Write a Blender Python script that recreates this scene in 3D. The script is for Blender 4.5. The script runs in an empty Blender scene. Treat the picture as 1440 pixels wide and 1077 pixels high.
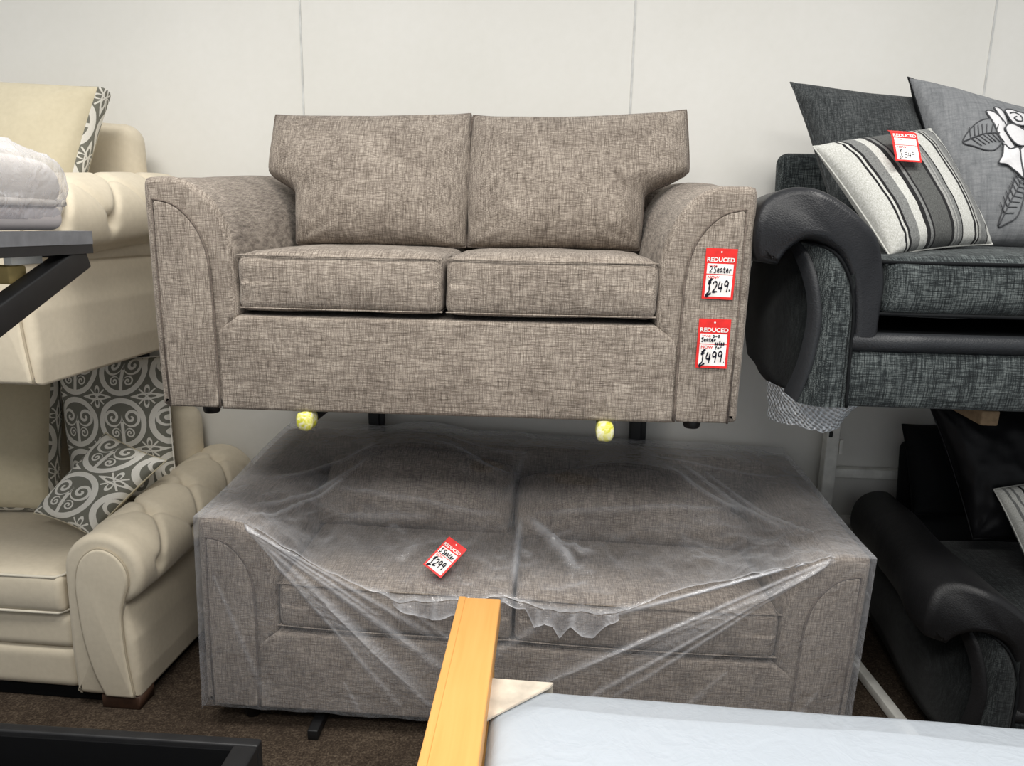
import bpy, bmesh, math, random
import numpy as np
from mathutils import Vector, Matrix, noise

random.seed(7)
SC = bpy.context.scene
COL = SC.collection
SC.view_settings.view_transform = 'Standard'
SC.view_settings.look = 'None'
SC.view_settings.exposure = 0.0
sin, cos, pi = math.sin, math.cos, math.pi

# ------------------------------------------------------------------ materials
def lin(c):
    return tuple(((v/255)/12.92 if v/255 <= .04045 else ((v/255+.055)/1.055)**2.4) for v in c) + (1.0,)

class X:
    """small wrapper: arithmetic on shader sockets"""
    def __init__(s, nt, sock): s.nt, s.s = nt, sock
    def m(s, op, b=None, c=None):
        n = s.nt.nodes.new('ShaderNodeMath'); n.operation = op
        s.nt.links.new(s.s, n.inputs[0])
        for i, v in ((1, b), (2, c)):
            if v is None: continue
            if isinstance(v, X): s.nt.links.new(v.s, n.inputs[i])
            else: n.inputs[i].default_value = v
        return X(s.nt, n.outputs[0])
    def __add__(s, o): return s.m('ADD', o)
    def __sub__(s, o): return s.m('SUBTRACT', o)
    def __mul__(s, o): return s.m('MULTIPLY', o)
    def __truediv__(s, o): return s.m('DIVIDE', o)
    def lt(s, o): return s.m('LESS_THAN', o)
    def gt(s, o): return s.m('GREATER_THAN', o)
    def abs(s): return s.m('ABSOLUTE')
    def fract(s): return s.m('FRACT')
    def mx(s, o): return s.m('MAXIMUM', o)
    def mn(s, o): return s.m('MINIMUM', o)
    def sqrt(s): return s.m('SQRT')

def new_mat(name, base=(128,128,128), rough=.8, spec=.3, sheen=0):
    m = bpy.data.materials.new(name); m.use_nodes = True
    nt = m.node_tree; b = nt.nodes['Principled BSDF']
    b.inputs['Base Color'].default_value = lin(base)
    b.inputs['Roughness'].default_value = rough
    b.inputs['Specular IOR Level'].default_value = spec
    if sheen:
        b.inputs['Sheen Weight'].default_value = sheen
    return m, nt, b

def coord(nt, kind='Object'):
    n = nt.nodes.new('ShaderNodeTexCoord'); return n.outputs[kind]

def scaled(nt, sock, sc, rot=(0,0,0)):
    n = nt.nodes.new('ShaderNodeMapping'); n.inputs['Scale'].default_value = sc
    n.inputs['Rotation'].default_value = rot
    nt.links.new(sock, n.inputs['Vector']); return n.outputs[0]

def tnoise(nt, vec, scale=1, detail=2, rough=.5, dist=0):
    n = nt.nodes.new('ShaderNodeTexNoise'); n.inputs['Scale'].default_value = scale
    n.inputs['Detail'].default_value = detail; n.inputs['Roughness'].default_value = rough
    n.inputs['Distortion'].default_value = dist
    nt.links.new(vec, n.inputs['Vector']); return X(nt, n.outputs['Fac'])

def ramp(nt, x, stops, interp='LINEAR'):
    n = nt.nodes.new('ShaderNodeValToRGB'); cr = n.color_ramp; cr.interpolation = interp
    while len(cr.elements) < len(stops): cr.elements.new(1.0)
    for e, (p, c) in zip(cr.elements, stops): e.position = p; e.color = lin(c)
    nt.links.new(x.s, n.inputs['Fac']); return n.outputs['Color']

def mixc(nt, fac, a, b):
    n = nt.nodes.new('ShaderNodeMix'); n.data_type = 'RGBA'
    if isinstance(fac, X): nt.links.new(fac.s, n.inputs[0])
    else: n.inputs[0].default_value = fac
    for i, v in ((6, a), (7, b)):
        if isinstance(v, tuple): n.inputs[i].default_value = v
        else: nt.links.new(v, n.inputs[i])
    return n.outputs[2]

def bump(nt, b, h, strength=.3, dist=.01):
    n = nt.nodes.new('ShaderNodeBump'); n.inputs['Strength'].default_value = strength
    n.inputs['Distance'].default_value = dist
    nt.links.new(h.s, n.inputs['Height']); nt.links.new(n.outputs[0], b.inputs['Normal'])

def weave_mat(name, dark, mid, light, rough=.9, long=26, thin=400, contrast=.55):
    m, nt, b = new_mat(name, mid, rough, .15, .1)
    o = coord(nt)
    h = tnoise(nt, scaled(nt, o, (long, thin, thin)), 1, 3, .65)
    v = tnoise(nt, scaled(nt, o, (thin, long, long)), 1, 3, .65)
    f = tnoise(nt, o, 420, 1)
    g = tnoise(nt, o, 9, 2)
    val = (((h.mn(v)-.45)*2.3 + (h.mx(v)-.55)*1.3 + (f-.5)*.5 + (g-.5)*.5))*contrast + .5
    c = ramp(nt, val, [(.10, dark), (.46, mid), (.86, light)])
    nt.links.new(c, b.inputs['Base Color'])
    bump(nt, b, h+v+f*.6, .35, .003)
    return m

M = {}
M['taupe'] = weave_mat('taupe_weave', (56,47,42), (126,116,106), (190,179,166))
M['taupe_seam_shade'] = weave_mat('taupe_piping', (58,49,44), (100,90,82), (140,128,118))  # darker than the sofa cloth: seam shadow put into the piping colour
M['charcoal'] = weave_mat('charcoal_weave', (8,10,12), (41,46,47), (104,110,109), long=24, contrast=.7)
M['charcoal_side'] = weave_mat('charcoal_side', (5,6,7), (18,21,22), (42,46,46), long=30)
M['charcoal_cushion'] = weave_mat('charcoal_cushion', (16,18,19), (52,55,56), (96,99,99), long=30)
def fabric(name, base, var=10, scale=60, rough=.9, sheen=.15, b_s=.15):
    m, nt, b = new_mat(name, base, rough, .2, sheen)
    o = coord(nt); n = tnoise(nt, o, scale, 3); n2 = tnoise(nt, o, 4, 2)
    lo = tuple(max(0, v-var) for v in base); hi = tuple(min(255, v+var) for v in base)
    nt.links.new(ramp(nt, n*.5+n2*.5, [(.3, lo), (.7, hi)]), b.inputs['Base Color'])
    bump(nt, b, tnoise(nt, o, 500, 2), b_s, .002)
    return m
M['cream'] = fabric('cream_velvet', (210,199,177), 6)
M['cream_cushion'] = fabric('cream_cushion', (196,186,160), 6)
M['cream_piping'] = fabric('cream_piping', (214,207,190), 4)
M['cream_seam_shade'] = fabric('cream_seam_shade', (176,164,142), 4)  # darker crease tone, shadow along the seam put into the colour
M['black_satin'] = fabric('black_satin', (20,20,22), 3, rough=.38, sheen=0, b_s=.05)
M['black_cloth'] = fabric('black_cloth', (14,16,18), 3, rough=.8, sheen=0)
M['rose_grey'] = weave_mat('rose_cushion_grey', (84,86,88), (118,120,122), (146,147,148), long=12, thin=130, contrast=.35)
M['petal'] = fabric('rose_petal', (214,213,214), 8, 150)
M['leaf'] = fabric('rose_leaf', (126,128,130), 8, 150)
M['rose_line'] = fabric('rose_outline', (74,75,78), 5, 150)
M['timber'] = None

def leather(name, base, rough=.42):
    m, nt, b = new_mat(name, base, rough, .45)
    o = coord(nt)
    n = nt.nodes.new('ShaderNodeTexVoronoi'); n.inputs['Scale'].default_value = 260
    nt.links.new(o, n.inputs['Vector'])
    w = tnoise(nt, o, 14, 4)
    bump(nt, b, X(nt, n.outputs['Distance'])*.25 + w*1.4, .25, .008)
    return m
M['charcoal_shaded'] = weave_mat('charcoal_shaded', (5,6,7), (26,29,30), (62,66,66), long=24, contrast=.7)  # darker copy of the charcoal, the lower sofa's shade put into colour
M['leather_shaded'] = leather('black_leather_shaded', (15,15,17), .55)  # black leather with the lower sofa's shade put into its colour
M['leather'] = leather('black_leather', (27,28,31))
M['leather_strip'] = leather('black_leather_strip', (34,36,39), .5)

def plain(name, base, rough=.6, spec=.4, metal=0, nz=0):
    m, nt, b = new_mat(name, base, rough, spec); b.inputs['Metallic'].default_value = metal
    if nz:
        n = tnoise(nt, coord(nt), nz, 3)
        lo = tuple(int(v*.9) for v in base); hi = tuple(min(255, int(v*1.06)) for v in base)
        nt.links.new(ramp(nt, n, [(.3, lo), (.7, hi)]), b.inputs['Base Color'])
    return m
M['black_metal'] = plain('black_metal', (22,22,23), .5, .4, nz=30)
M['black_frame'] = plain('black_frame', (38,38,39), .45, .4, nz=20)
M['grey_top'] = plain('grey_frame_top', (112,113,116), .5, .4, nz=40)
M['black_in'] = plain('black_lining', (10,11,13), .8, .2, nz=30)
M['white_metal'] = plain('white_metal', (242,240,233), .55, .4, nz=15)
M['foot_black'] = plain('black_plastic', (20,18,18), .5, .4, nz=50)
M['brown_wood'] = plain('brown_wood', (72,50,38), .6, .3, nz=40)
M['block_wood'] = plain('pale_wood', (150,128,100), .7, .2, nz=60)
M['red_card'] = plain('red_card', (226,44,40), .45, .4, nz=40)
M['white_card'] = plain('white_card', (244,238,234), .5, .3, nz=40)
M['ink'] = plain('black_ink', (24,26,40), .6, .2, nz=80)
M['cardboard'] = plain('cardboard', (206,196,180), .8, .1, nz=25)
M['slat_wood'] = plain('tan_wood', (190,168,112), .7, .2, nz=30)

def timber():
    m, nt, b = new_mat('orange_timber', (226,166,92), .5, .35)
    o = coord(nt)
    n = tnoise(nt, scaled(nt, o, (60, 3, 60)), 1, 4, .6, .4)
    n2 = tnoise(nt, o, 5, 2)
    nt.links.new(ramp(nt, n*.7+n2*.3, [(.2, (218,155,84)), (.5, (228,168,96)), (.8, (233,177,106))]), b.inputs['Base Color'])
    return m
M['timber'] = timber()

def damask(name, dark, light, tile=.21):
    m, nt, b = new_mat(name, light, .9, .15, .1)
    uv = nt.nodes.new('ShaderNodeUVMap').outputs[0]
    sp = nt.nodes.new('ShaderNodeSeparateXYZ'); nt.links.new(uv, sp.inputs[0])
    u = X(nt, sp.outputs[0]) * (1/tile); v = X(nt, sp.outputs[1]) * (1/tile)
    fx = u.fract() - .5; fy = v.fract() - .5
    d = (fx*fx + fy*fy).sqrt()
    ring = (d-.43).abs().lt(.050)
    ax = fx.abs()
    def spiral(cx, cy, rad, hand):
        dx = ax - cx; dy = fy - cy
        r = (dx*dx+dy*dy).sqrt()
        th = dy.m('ARCTAN2', dx) * (hand/(2*pi))
        s_ = ((th + r*(1.55/rad)) + 10).fract().lt(.47)
        return s_ * r.lt(rad)
    s1 = spiral(.19, .10, .185, 1)
    s2 = spiral(.14, -.2, .10, -1)
    stem = ax.lt(.034) * d.lt(.41) * fy.lt(.02)
    gx = ax*-1 + .5; gy = fy.abs()*-1 + .5
    e = (gx*gx+gy*gy).sqrt()
    ph = gy.m('ARCTAN2', gx)
    pet = ((ph*4).m('COSINE')*.5+.5)*.19
    fl = (e-pet).abs().lt(.030) * e.lt(.26)
    fl2 = (gx-gy).abs().lt(.02) * e.lt(.2)
    ax2 = ((gx*6).m('COSINE')*.05 - gy).abs().lt(.016) * gx.lt(.3)
    k = ring.mx(s1).mx(s2).mx(stem).mx(fl).mx(fl2).mx(ax2)
    c = mixc(nt, k, lin(dark), lin(light))
    n = tnoise(nt, coord(nt), 300, 2)
    c2 = mixc(nt, n*.25, c, lin((150,146,136)))
    nt.links.new(c2, b.inputs['Base Color'])
    return m
M['damask'] = damask('grey_scroll_pattern', (116,116,106), (236,233,224))
M['damask_dark'] = damask('dark_scroll_pattern', (84,82,72), (176,172,158), .23)

def stripes(name, stops):
    m, nt, b = new_mat(name, (200,200,196), .9, .15, .1)
    uv = nt.nodes.new('ShaderNodeUVMap').outputs[0]
    sp = nt.nodes.new('ShaderNodeSeparateXYZ'); nt.links.new(uv, sp.inputs[0])
    c = ramp(nt, X(nt, sp.outputs[0]), stops, 'CONSTANT')
    o = coord(nt)
    n = tnoise(nt, scaled(nt, uv, (180, 60, 1)), 1, 2)
    n2 = tnoise(nt, o, 350, 2)
    w = n*.6 + n2*.4
    mx = nt.nodes.new('ShaderNodeMix'); mx.data_type = 'RGBA'; mx.blend_type = 'OVERLAY'; mx.inputs[0].default_value = .75
    nt.links.new(c, mx.inputs[6]); nt.links.new(ramp(nt, w, [(.3, (90,90,90)), (.7, (200,200,200))]), mx.inputs[7])
    nt.links.new(mx.outputs[2], b.inputs['Base Color'])
    bump(nt, b, w, .3, .003)
    return m
W_, B_, G_, D_, L_ = (200,200,196), (38,38,39), (130,131,129), (94,95,93), (166,166,162)
M['stripe'] = stripes('grey_black_stripe', [(0,W_),(.125,B_),(.14,W_),(.155,B_),(.175,G_),(.25,W_),(.315,B_),(.35,G_),(.375,B_),(.39,D_),(.55,B_),(.575,L_),(.60,G_),(.61,L_),(.625,G_),(.655,B_),(.665,W_),(.775,B_),(.80,W_),(.812,B_),(.825,L_),(.85,G_),(.915,B_),(.928,W_)])
M['stripe2'] = stripes('pale_grey_stripe', [(0,W_),(.05,G_),(.07,W_),(.10,G_),(.12,W_),(.17,B_),(.19,W_),(.42,B_),(.45,D_),(.6,B_),(.63,W_),(.8,B_),(.82,W_)])

def film_mat(name, base=.10, graze=.55, fold=.6, tint=(225,226,230), rough=.16, wr=1.0):
    m = bpy.data.materials.new(name); m.use_nodes = True
    nt = m.node_tree; b = nt.nodes['Principled BSDF']
    b.inputs['Base Color'].default_value = lin(tint); b.inputs['Roughness'].default_value = rough
    b.inputs['Specular IOR Level'].default_value = .9
    o = coord(nt)
    w1 = tnoise(nt, o, 7, 3, .55, 1.2)
    w2 = tnoise(nt, o, 26, 3, .6, .8)
    ridge = ((w1-.5).abs()*-3 + 1) * .6 + ((w2-.5).abs()*-2.5+1)*.25
    bump(nt, b, ridge, .35*wr, .03)
    lw = nt.nodes.new('ShaderNodeLayerWeight'); lw.inputs['Blend'].default_value = .5
    f = X(nt, lw.outputs['Facing'])
    at_ = nt.nodes.new('ShaderNodeAttribute'); at_.attribute_name = 'fold'
    fo = X(nt, at_.outputs['Fac'])  # whitens doubled film and paints the glint of creases catching light
    fac = ((f*f)*graze + base + fo*fold + (w1-.5)*.10).mn(.96).mx(.02)
    tr = nt.nodes.new('ShaderNodeBsdfTransparent'); tr.inputs[0].default_value = (.97,.97,.98,1)
    mx = nt.nodes.new('ShaderNodeMixShader')
    nt.links.new(fac.s, mx.inputs[0]); nt.links.new(tr.outputs[0], mx.inputs[1]); nt.links.new(b.outputs[0], mx.inputs[2])
    nt.links.new(mx.outputs[0], nt.nodes['Material Output'].inputs[0])
    return m
M['film'] = film_mat('clear_polythene', .07, .72, .75, rough=.12)
M['film_white'] = film_mat('milky_polythene', .28, .4, .5, (214,214,218), .12)
M['film_bed'] = film_mat('white_polythene', .5, .3, .5, (206,213,220), .25, wr=.4)

def bubble_mat():
    m = bpy.data.materials.new('bubble_film'); m.use_nodes = True
    nt = m.node_tree; b = nt.nodes['Principled BSDF']
    b.inputs['Base Color'].default_value = lin((226,232,238)); b.inputs['Roughness'].default_value = .2
    uv = nt.nodes.new('ShaderNodeUVMap').outputs[0]
    sp = nt.nodes.new('ShaderNodeSeparateXYZ'); nt.links.new(uv, sp.inputs[0])
    u = X(nt, sp.outputs[0])*20; v = X(nt, sp.outputs[1])*12
    a = (u+v).fract()-.5; c = (u-v).fract()-.5
    r = (a*a+c*c).sqrt()
    h = (r*-2+1).mx(0)
    bump(nt, b, h, .9, .012)
    tr = nt.nodes.new('ShaderNodeBsdfTransparent')
    mx = nt.nodes.new('ShaderNodeMixShader')
    fac = r.gt(.36)*.22 + .66
    nt.links.new(fac.s, mx.inputs[0]); nt.links.new(tr.outputs[0], mx.inputs[1]); nt.links.new(b.outputs[0], mx.inputs[2])
    nt.links.new(mx.outputs[0], nt.nodes['Material Output'].inputs[0])
    return m
M['bubble'] = bubble_mat()

def tape_mat():
    m, nt, b = new_mat('yellow_tape', (226,222,150), .3, .5)
    n = tnoise(nt, coord(nt), 55, 2, .5, 1)
    nt.links.new(ramp(nt, n, [(.35, (238,236,214)), (.5, (230,226,140)), (.62, (206,204,60))]), b.inputs['Base Color'])
    return m
M['tape'] = tape_mat()

def wall_mat():
    m, nt, b = new_mat('white_wall_panel', (228,226,219), .55, .3)
    o = coord(nt); n = tnoise(nt, o, 1.3, 3); n2 = tnoise(nt, o, 30, 2)
    nt.links.new(ramp(nt, n*.8+n2*.2, [(.3, (222,220,212)), (.7, (232,230,224))]), b.inputs['Base Color'])
    return m
M['wall'] = wall_mat()
M['seam'] = plain('wall_joint', (208,208,204), .6, .3, nz=20)

def carpet_mat():
    m, nt, b = new_mat('brown_carpet', (86,72,62), 1.0, .05)
    o = coord(nt); n = tnoise(nt, o, 130, 4, .7); n2 = tnoise(nt, o, 6, 3); n3 = tnoise(nt, o, 40, 2)
    nt.links.new(ramp(nt, n*.65+n2*.15+n3*.2, [(.32, (36,30,26)), (.5, (70,60,51)), (.68, (116,103,88))]), b.inputs['Base Color'])
    bump(nt, b, n, .8, .008)
    return m
M['carpet'] = carpet_mat()

# ------------------------------------------------------------------ object helpers
def new_obj(name, verts, faces, mat, parent=None, smooth=True, uvs=None, attr=None, mats=None, fmat=None):
    me = bpy.data.meshes.new(name)
    me.from_pydata([tuple(v) for v in verts], [], [tuple(f) for f in faces])
    if uvs is not None:
        ul = me.uv_layers.new(name='UVMap')
        li = np.empty(len(me.loops), dtype=np.int32); me.loops.foreach_get('vertex_index', li)
        ul.data.foreach_set('uv', np.asarray(uvs, dtype=np.float32)[li].ravel())
    if attr is not None:
        a = me.attributes.new('fold', 'FLOAT', 'POINT'); a.data.foreach_set('value', np.asarray(attr, dtype=np.float32))
    for q in (mats or [mat]): me.materials.append(q)
    if fmat is not None: me.polygons.foreach_set('material_index', fmat)
    me.polygons.foreach_set('use_smooth', [smooth]*len(me.polygons))
    me.update()
    bm = bmesh.new(); bm.from_mesh(me); bmesh.ops.recalc_face_normals(bm, faces=bm.faces); bm.to_mesh(me); bm.free()
    o = bpy.data.objects.new(name, me); COL.objects.link(o)
    if parent: o.parent = parent
    return o

def autosmooth(o, deg=40):
    me = o.data; bm = bmesh.new(); bm.from_mesh(me)
    for e in bm.edges:
        if len(e.link_faces) == 2 and e.calc_face_angle(0) > math.radians(deg): e.smooth = False
    bm.to_mesh(me); bm.free(); return o

def thing(name, label, cat, loc=(0,0,0), rot=(0,0,0), group=None):
    o = bpy.data.objects.new(name, None); COL.objects.link(o)
    o.empty_display_size = .1
    o.location = loc; o.rotation_euler = rot; o['label'] = label; o['category'] = cat
    if group: o['group'] = group
    return o

def tag(o, label, cat, group=None):
    o['label'] = label; o['category'] = cat
    if group: o['group'] = group
    return o

def struct(name, verts, faces, mat, smooth=False):
    o = new_obj(name, verts, faces, mat, None, smooth); o['kind'] = 'structure'; return o

def box_vf(x0,x1,y0,y1,z0,z1):
    v = [(x,y,z) for z in (z0,z1) for y in (y0,y1) for x in (x0,x1)]
    f = [(0,2,3,1),(4,5,7,6),(0,1,5,4),(2,6,7,3),(0,4,6,2),(1,3,7,5)]
    return v, f

def bev_box(name, x0,x1,y0,y1,z0,z1, mat, parent=None, bev=.004):
    return rbox(name, x0,x1,y0,y1,z0,z1, bev, mat, parent, n=1, seg=2)

def rbox(name, x0,x1,y0,y1,z0,z1, r, mat, parent=None, n=10, seg=4, fn=None, uv=False):
    """box with rounded edges, gridded faces, optional deform callback"""
    c = np.array([(x0+x1)/2,(y0+y1)/2,(z0+z1)/2]); h = np.array([(x1-x0)/2,(y1-y0)/2,(z1-z0)/2])
    r = min(r, *(h*.98))
    ax = []
    for k in range(3):
        edge = [-h[k] + r*(1-cos(pi/2*i/seg))*1.0 for i in range(seg)]
        mid = list(np.linspace(-h[k]+r, h[k]-r, n+1))
        a = edge + mid + [-e for e in reversed(edge)]
        ax.append(a)
    idx = {}; V = []; F = []
    def vid(p):
        key = tuple(round(q, 6) for q in p)
        if key not in idx:
            idx[key] = len(V)
            q = np.array(p); inner = np.clip(q, -(h-r), h-r); d = q-inner; L = np.linalg.norm(d)
            if L > 1e-9: q = inner + d/L*r
            V.append(q)
        return idx[key]
    for k in range(3):
        i, j = (k+1)%3, (k+2)%3
        for sgn in (-1, 1):
            A, Bx = ax[i], ax[j]
            for a in range(len(A)-1):
                for b_ in range(len(Bx)-1):
                    quad = []
                    for (aa, bb) in ((a,b_),(a+1,b_),(a+1,b_+1),(a,b_+1)):
                        p = [0,0,0]; p[k] = sgn*h[k]; p[i] = A[aa]; p[j] = Bx[bb]; quad.append(vid(p))
                    if len(set(quad)) == 4: F.append(quad if sgn > 0 else quad[::-1])
    out = []
    for q in V:
        p = q/h  # normalised
        w = q + c
        if fn: w = fn(w, p)
        out.append(tuple(w))
    return new_obj(name, out, F, mat, parent)

def off_poly(P, d):
    P = np.array(P, float); n = len(P); out = []
    area = sum(P[i][0]*P[(i+1)%n][1]-P[(i+1)%n][0]*P[i][1] for i in range(n))
    s = 1 if area > 0 else -1
    for i in range(n):
        a = P[i]-P[i-1]; b = P[(i+1)%n]-P[i]
        na = np.array([a[1],-a[0]])/max(1e-9,np.linalg.norm(a)); nb = np.array([b[1],-b[0]])/max(1e-9,np.linalg.norm(b))
        m = na+nb; L = np.linalg.norm(m); m = m/L if L > 1e-6 else na
        k = min(2.0, 1/max(.3, float(m@na)))
        out.append(P[i]-s*m*d*k)
    return np.array(out)

def resample(P, n, closed=True):
    P = [np.array(p, float) for p in P]
    if closed: P = P+[P[0]]
    L = [0]
    for a, b in zip(P, P[1:]): L.append(L[-1]+np.linalg.norm(b-a))
    out = []; k = 0
    for i in range(n):
        t = L[-1]*i/(n if closed else n-1)
        while k < len(L)-2 and L[k+1] < t: k += 1
        f = (t-L[k])/max(1e-9, L[k+1]-L[k]); out.append(P[k]*(1-f)+P[k+1]*f)
    return np.array(out)

def prism(name, prof, y0, y1, bev, mat, parent=None, ny=8, seg=4, fn=None, caps=True):
    """profile (x,z) swept along y with rounded ends; fn(x,y,z, profile_index) deforms"""
    rings = []
    for i in range(seg+1):
        a = pi/2*i/seg; rings.append((off_poly(prof, bev*(1-sin(a))), y0+bev*(1-cos(a))))
    for i in range(1, ny): rings.append((np.array(prof, float), y0+bev+(y1-y0-2*bev)*i/ny))
    for i in range(seg, -1, -1):
        a = pi/2*i/seg; rings.append((off_poly(prof, bev*(1-sin(a))), y1-bev*(1-cos(a))))
    n = len(prof); V = []; F = []
    for P, y in rings:
        for i, p in enumerate(P):
            v = (p[0], y, p[1]); V.append(fn(v, i) if fn else v)
    for k in range(len(rings)-1):
        for i in range(n):
            j = (i+1)%n; F.append((k*n+i, k*n+j, (k+1)*n+j, (k+1)*n+i))
    if caps == 'band':
        o_ = (len(rings)-1)*n
        for i in range(n//2-1):
            F.append((i, n-1-i, n-2-i, i+1)); F.append((o_+i, o_+i+1, o_+n-2-i, o_+n-1-i))
    elif caps:
        F.append(tuple(range(n))); F.append(tuple((len(rings)-1)*n+i for i in reversed(range(n))))
    return new_obj(name, V, F, mat, parent)

def tube(name, pts, r, mat, parent=None, closed=False, seg=8, rfn=None):
    P = [Vector(p) for p in pts]; n = len(P); V = []; F = []
    up = Vector((0,0,1)); prev = None
    for i, p in enumerate(P):
        a = P[(i-1) % n] if (closed or i > 0) else p; b = P[(i+1) % n] if (closed or i < n-1) else p
        t = (b-a).normalized()
        if prev is None:
            q = up if abs(t.dot(up)) < .9 else Vector((1,0,0)); nx = t.cross(q).normalized()
        else:
            nx = (prev - t*prev.dot(t)).normalized()
        prev = nx; ny_ = t.cross(nx)
        rr = rfn(i/(n-1)) if rfn else r
        for k in range(seg):
            a_ = 2*pi*k/seg; V.append(p + nx*cos(a_)*rr + ny_*sin(a_)*rr)
    m = n if closed else n-1
    for i in range(m):
        for k in range(seg):
            k2 = (k+1)%seg; i2 = (i+1)%n
            F.append((i*seg+k, i*seg+k2, i2*seg+k2, i2*seg+k))
    if not closed:
        F.append(tuple(range(seg))[::-1]); F.append(tuple((n-1)*seg+k for k in range(seg)))
    return new_obj(name, V, F, mat, parent)

def catmull(P, n=8, closed=False):
    P = [np.array(p, float) for p in P]; out = []; N = len(P)
    rng = range(N) if closed else range(N-1)
    for i in rng:
        p0 = P[(i-1)%N] if (closed or i > 0) else P[i]; p1 = P[i]; p2 = P[(i+1)%N]
        p3 = P[(i+2)%N] if (closed or i < N-2) else P[(i+1)%N]
        for k in range(n):
            t = k/n
            out.append(.5*((2*p1)+(-p0+p2)*t+(2*p0-5*p1+4*p2-p3)*t*t+(-p0+3*p1-3*p2+p3)*t**3))
    if not closed: out.append(P[-1])
    return out

def pillow_grid(S, thick, n=36, pw=.42, wr=.006, seed=0, gus=0.0, back=.75, sag=0.0):
    """S(u,v)->world np point for the mid surface; returns verts, faces, uvs, front point function"""
    du = 1e-3
    def nrm(u, v):
        a = S(min(u+du,1),v)-S(max(u-du,0),v); b = S(u,min(v+du,1))-S(u,max(v-du,0))
        c = np.cross(a, b); return c/max(1e-12, np.linalg.norm(c))
    def hgt(u, v):
        s, t = 2*u-1, 2*v-1
        e = max(0, (1-s**4)*(1-t**4))
        h = e**pw * (1-.22*(s*s+t*t)) * (1 + sag*(-t)*.5)
        k = noise.noise((u*5+seed, v*5, seed*1.7)) + .6*noise.noise((u*11, v*11+seed, 3.1))
        # pucker running out of the corners
        cr = 0
        for cu, cv in ((0,0),(0,1),(1,0),(1,1)):
            d = math.hypot(u-cu, v-cv); an = math.atan2(abs(v-cv)+1e-6, abs(u-cu)+1e-6)
            cr += math.exp(-(d/.22)**2)*sin(an*14+seed+cu*2+cv)*min(1, d*9)
        return thick*.5*h + wr*(k+cr*.9)*min(1, e*3)
    def front(u, v, off=0.0):
        return S(u,v)+nrm(u,v)*(hgt(u,v)+off+gus/2)
    def backp(u, v):
        return S(u,v)-nrm(u,v)*(hgt(u,v)*back+gus/2)
    g = [.5-.5*cos(pi*i/n)*(.55)-.45*.5*(1-2*i/n) for i in range(n+1)]
    g = [(x-g[0])/(g[-1]-g[0]) for x in g]
    V = []; F = []; UV = []
    def idx(i, j): return j*(n+1)+i
    for j in range(n+1):
        for i in range(n+1): V.append(front(g[i], g[j])); UV.append((g[i], g[j]))
    for j in range(n):
        for i in range(n): F.append((idx(i,j), idx(i+1,j), idx(i+1,j+1), idx(i,j+1)))
    N = (n+1)**2
    if gus == 0:
        bi = {}
        for j in range(n+1):
            for i in range(n+1):
                if i in (0,n) or j in (0,n): bi[(i,j)] = idx(i,j)
                else:
                    bi[(i,j)] = len(V); V.append(backp(g[i], g[j])); UV.append((g[i], g[j]))
        for j in range(n):
            for i in range(n): F.append((bi[(i,j)], bi[(i,j+1)], bi[(i+1,j+1)], bi[(i+1,j)]))
    else:
        for j in range(n+1):
            for i in range(n+1): V.append(backp(g[i], g[j])); UV.append((g[i], g[j]))
        for j in range(n):
            for i in range(n): F.append((N+idx(i,j), N+idx(i,j+1), N+idx(i+1,j+1), N+idx(i+1,j)))
    return V, F, UV, front, nrm, g, n

def bilin(TL, TR, BR, BL, ear=.07):
    TL, TR, BR, BL = (np.array(p, float) for p in (TL, TR, BR, BL))
    def S(u, v):
        s, t = 2*u-1, 2*v-1
        s2 = s*(1-ear*(1-t*t)); t2 = t*(1-ear*(1-s*s))
        u2, v2 = (s2+1)/2, (t2+1)/2
        return (1-u2)*(1-v2)*BL + u2*(1-v2)*BR + (1-u2)*v2*TL + u2*v2*TR
    return S

def cushion(name, label, corners, thick, mat, ear=.07, n=36, wr=.005, seed=0, uvscale=None, pw=.42, group=None, back=.75, cat='cushion', piping=None, backmat=None):
    C = np.mean([np.array(c, float) for c in corners], axis=0)
    t = thing(name, label, cat, tuple(C), group=group)
    loc = [np.array(c, float)-C for c in corners]
    S = bilin(*loc, ear=ear)
    V, F, UV, front, nrm, g, n = pillow_grid(S, thick, n, pw, wr, seed, back=back)
    if uvscale:
        w = np.linalg.norm(loc[1]-loc[0]); h = np.linalg.norm(loc[0]-loc[3])
        UV = [(u*w, v*h) for u, v in UV]
    nf = n*n
    if backmat:
        fm = [0]*nf + [1]*nf
        o = new_obj('cover', V, F, mat, t, uvs=UV, mats=[mat, backmat], fmat=fm)
    else:
        o = new_obj('cover', V, F, mat, t, uvs=UV)
    ring = [S(g[i], 0) for i in range(n)] + [S(1, g[i]) for i in range(n)] + [S(g[n-i], 1) for i in range(n)] + [S(0, g[n-i]) for i in range(n)]
    tube('piping', ring, .0026, piping or backmat or mat, t, closed=True, seg=6)
    return t, S, front

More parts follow.
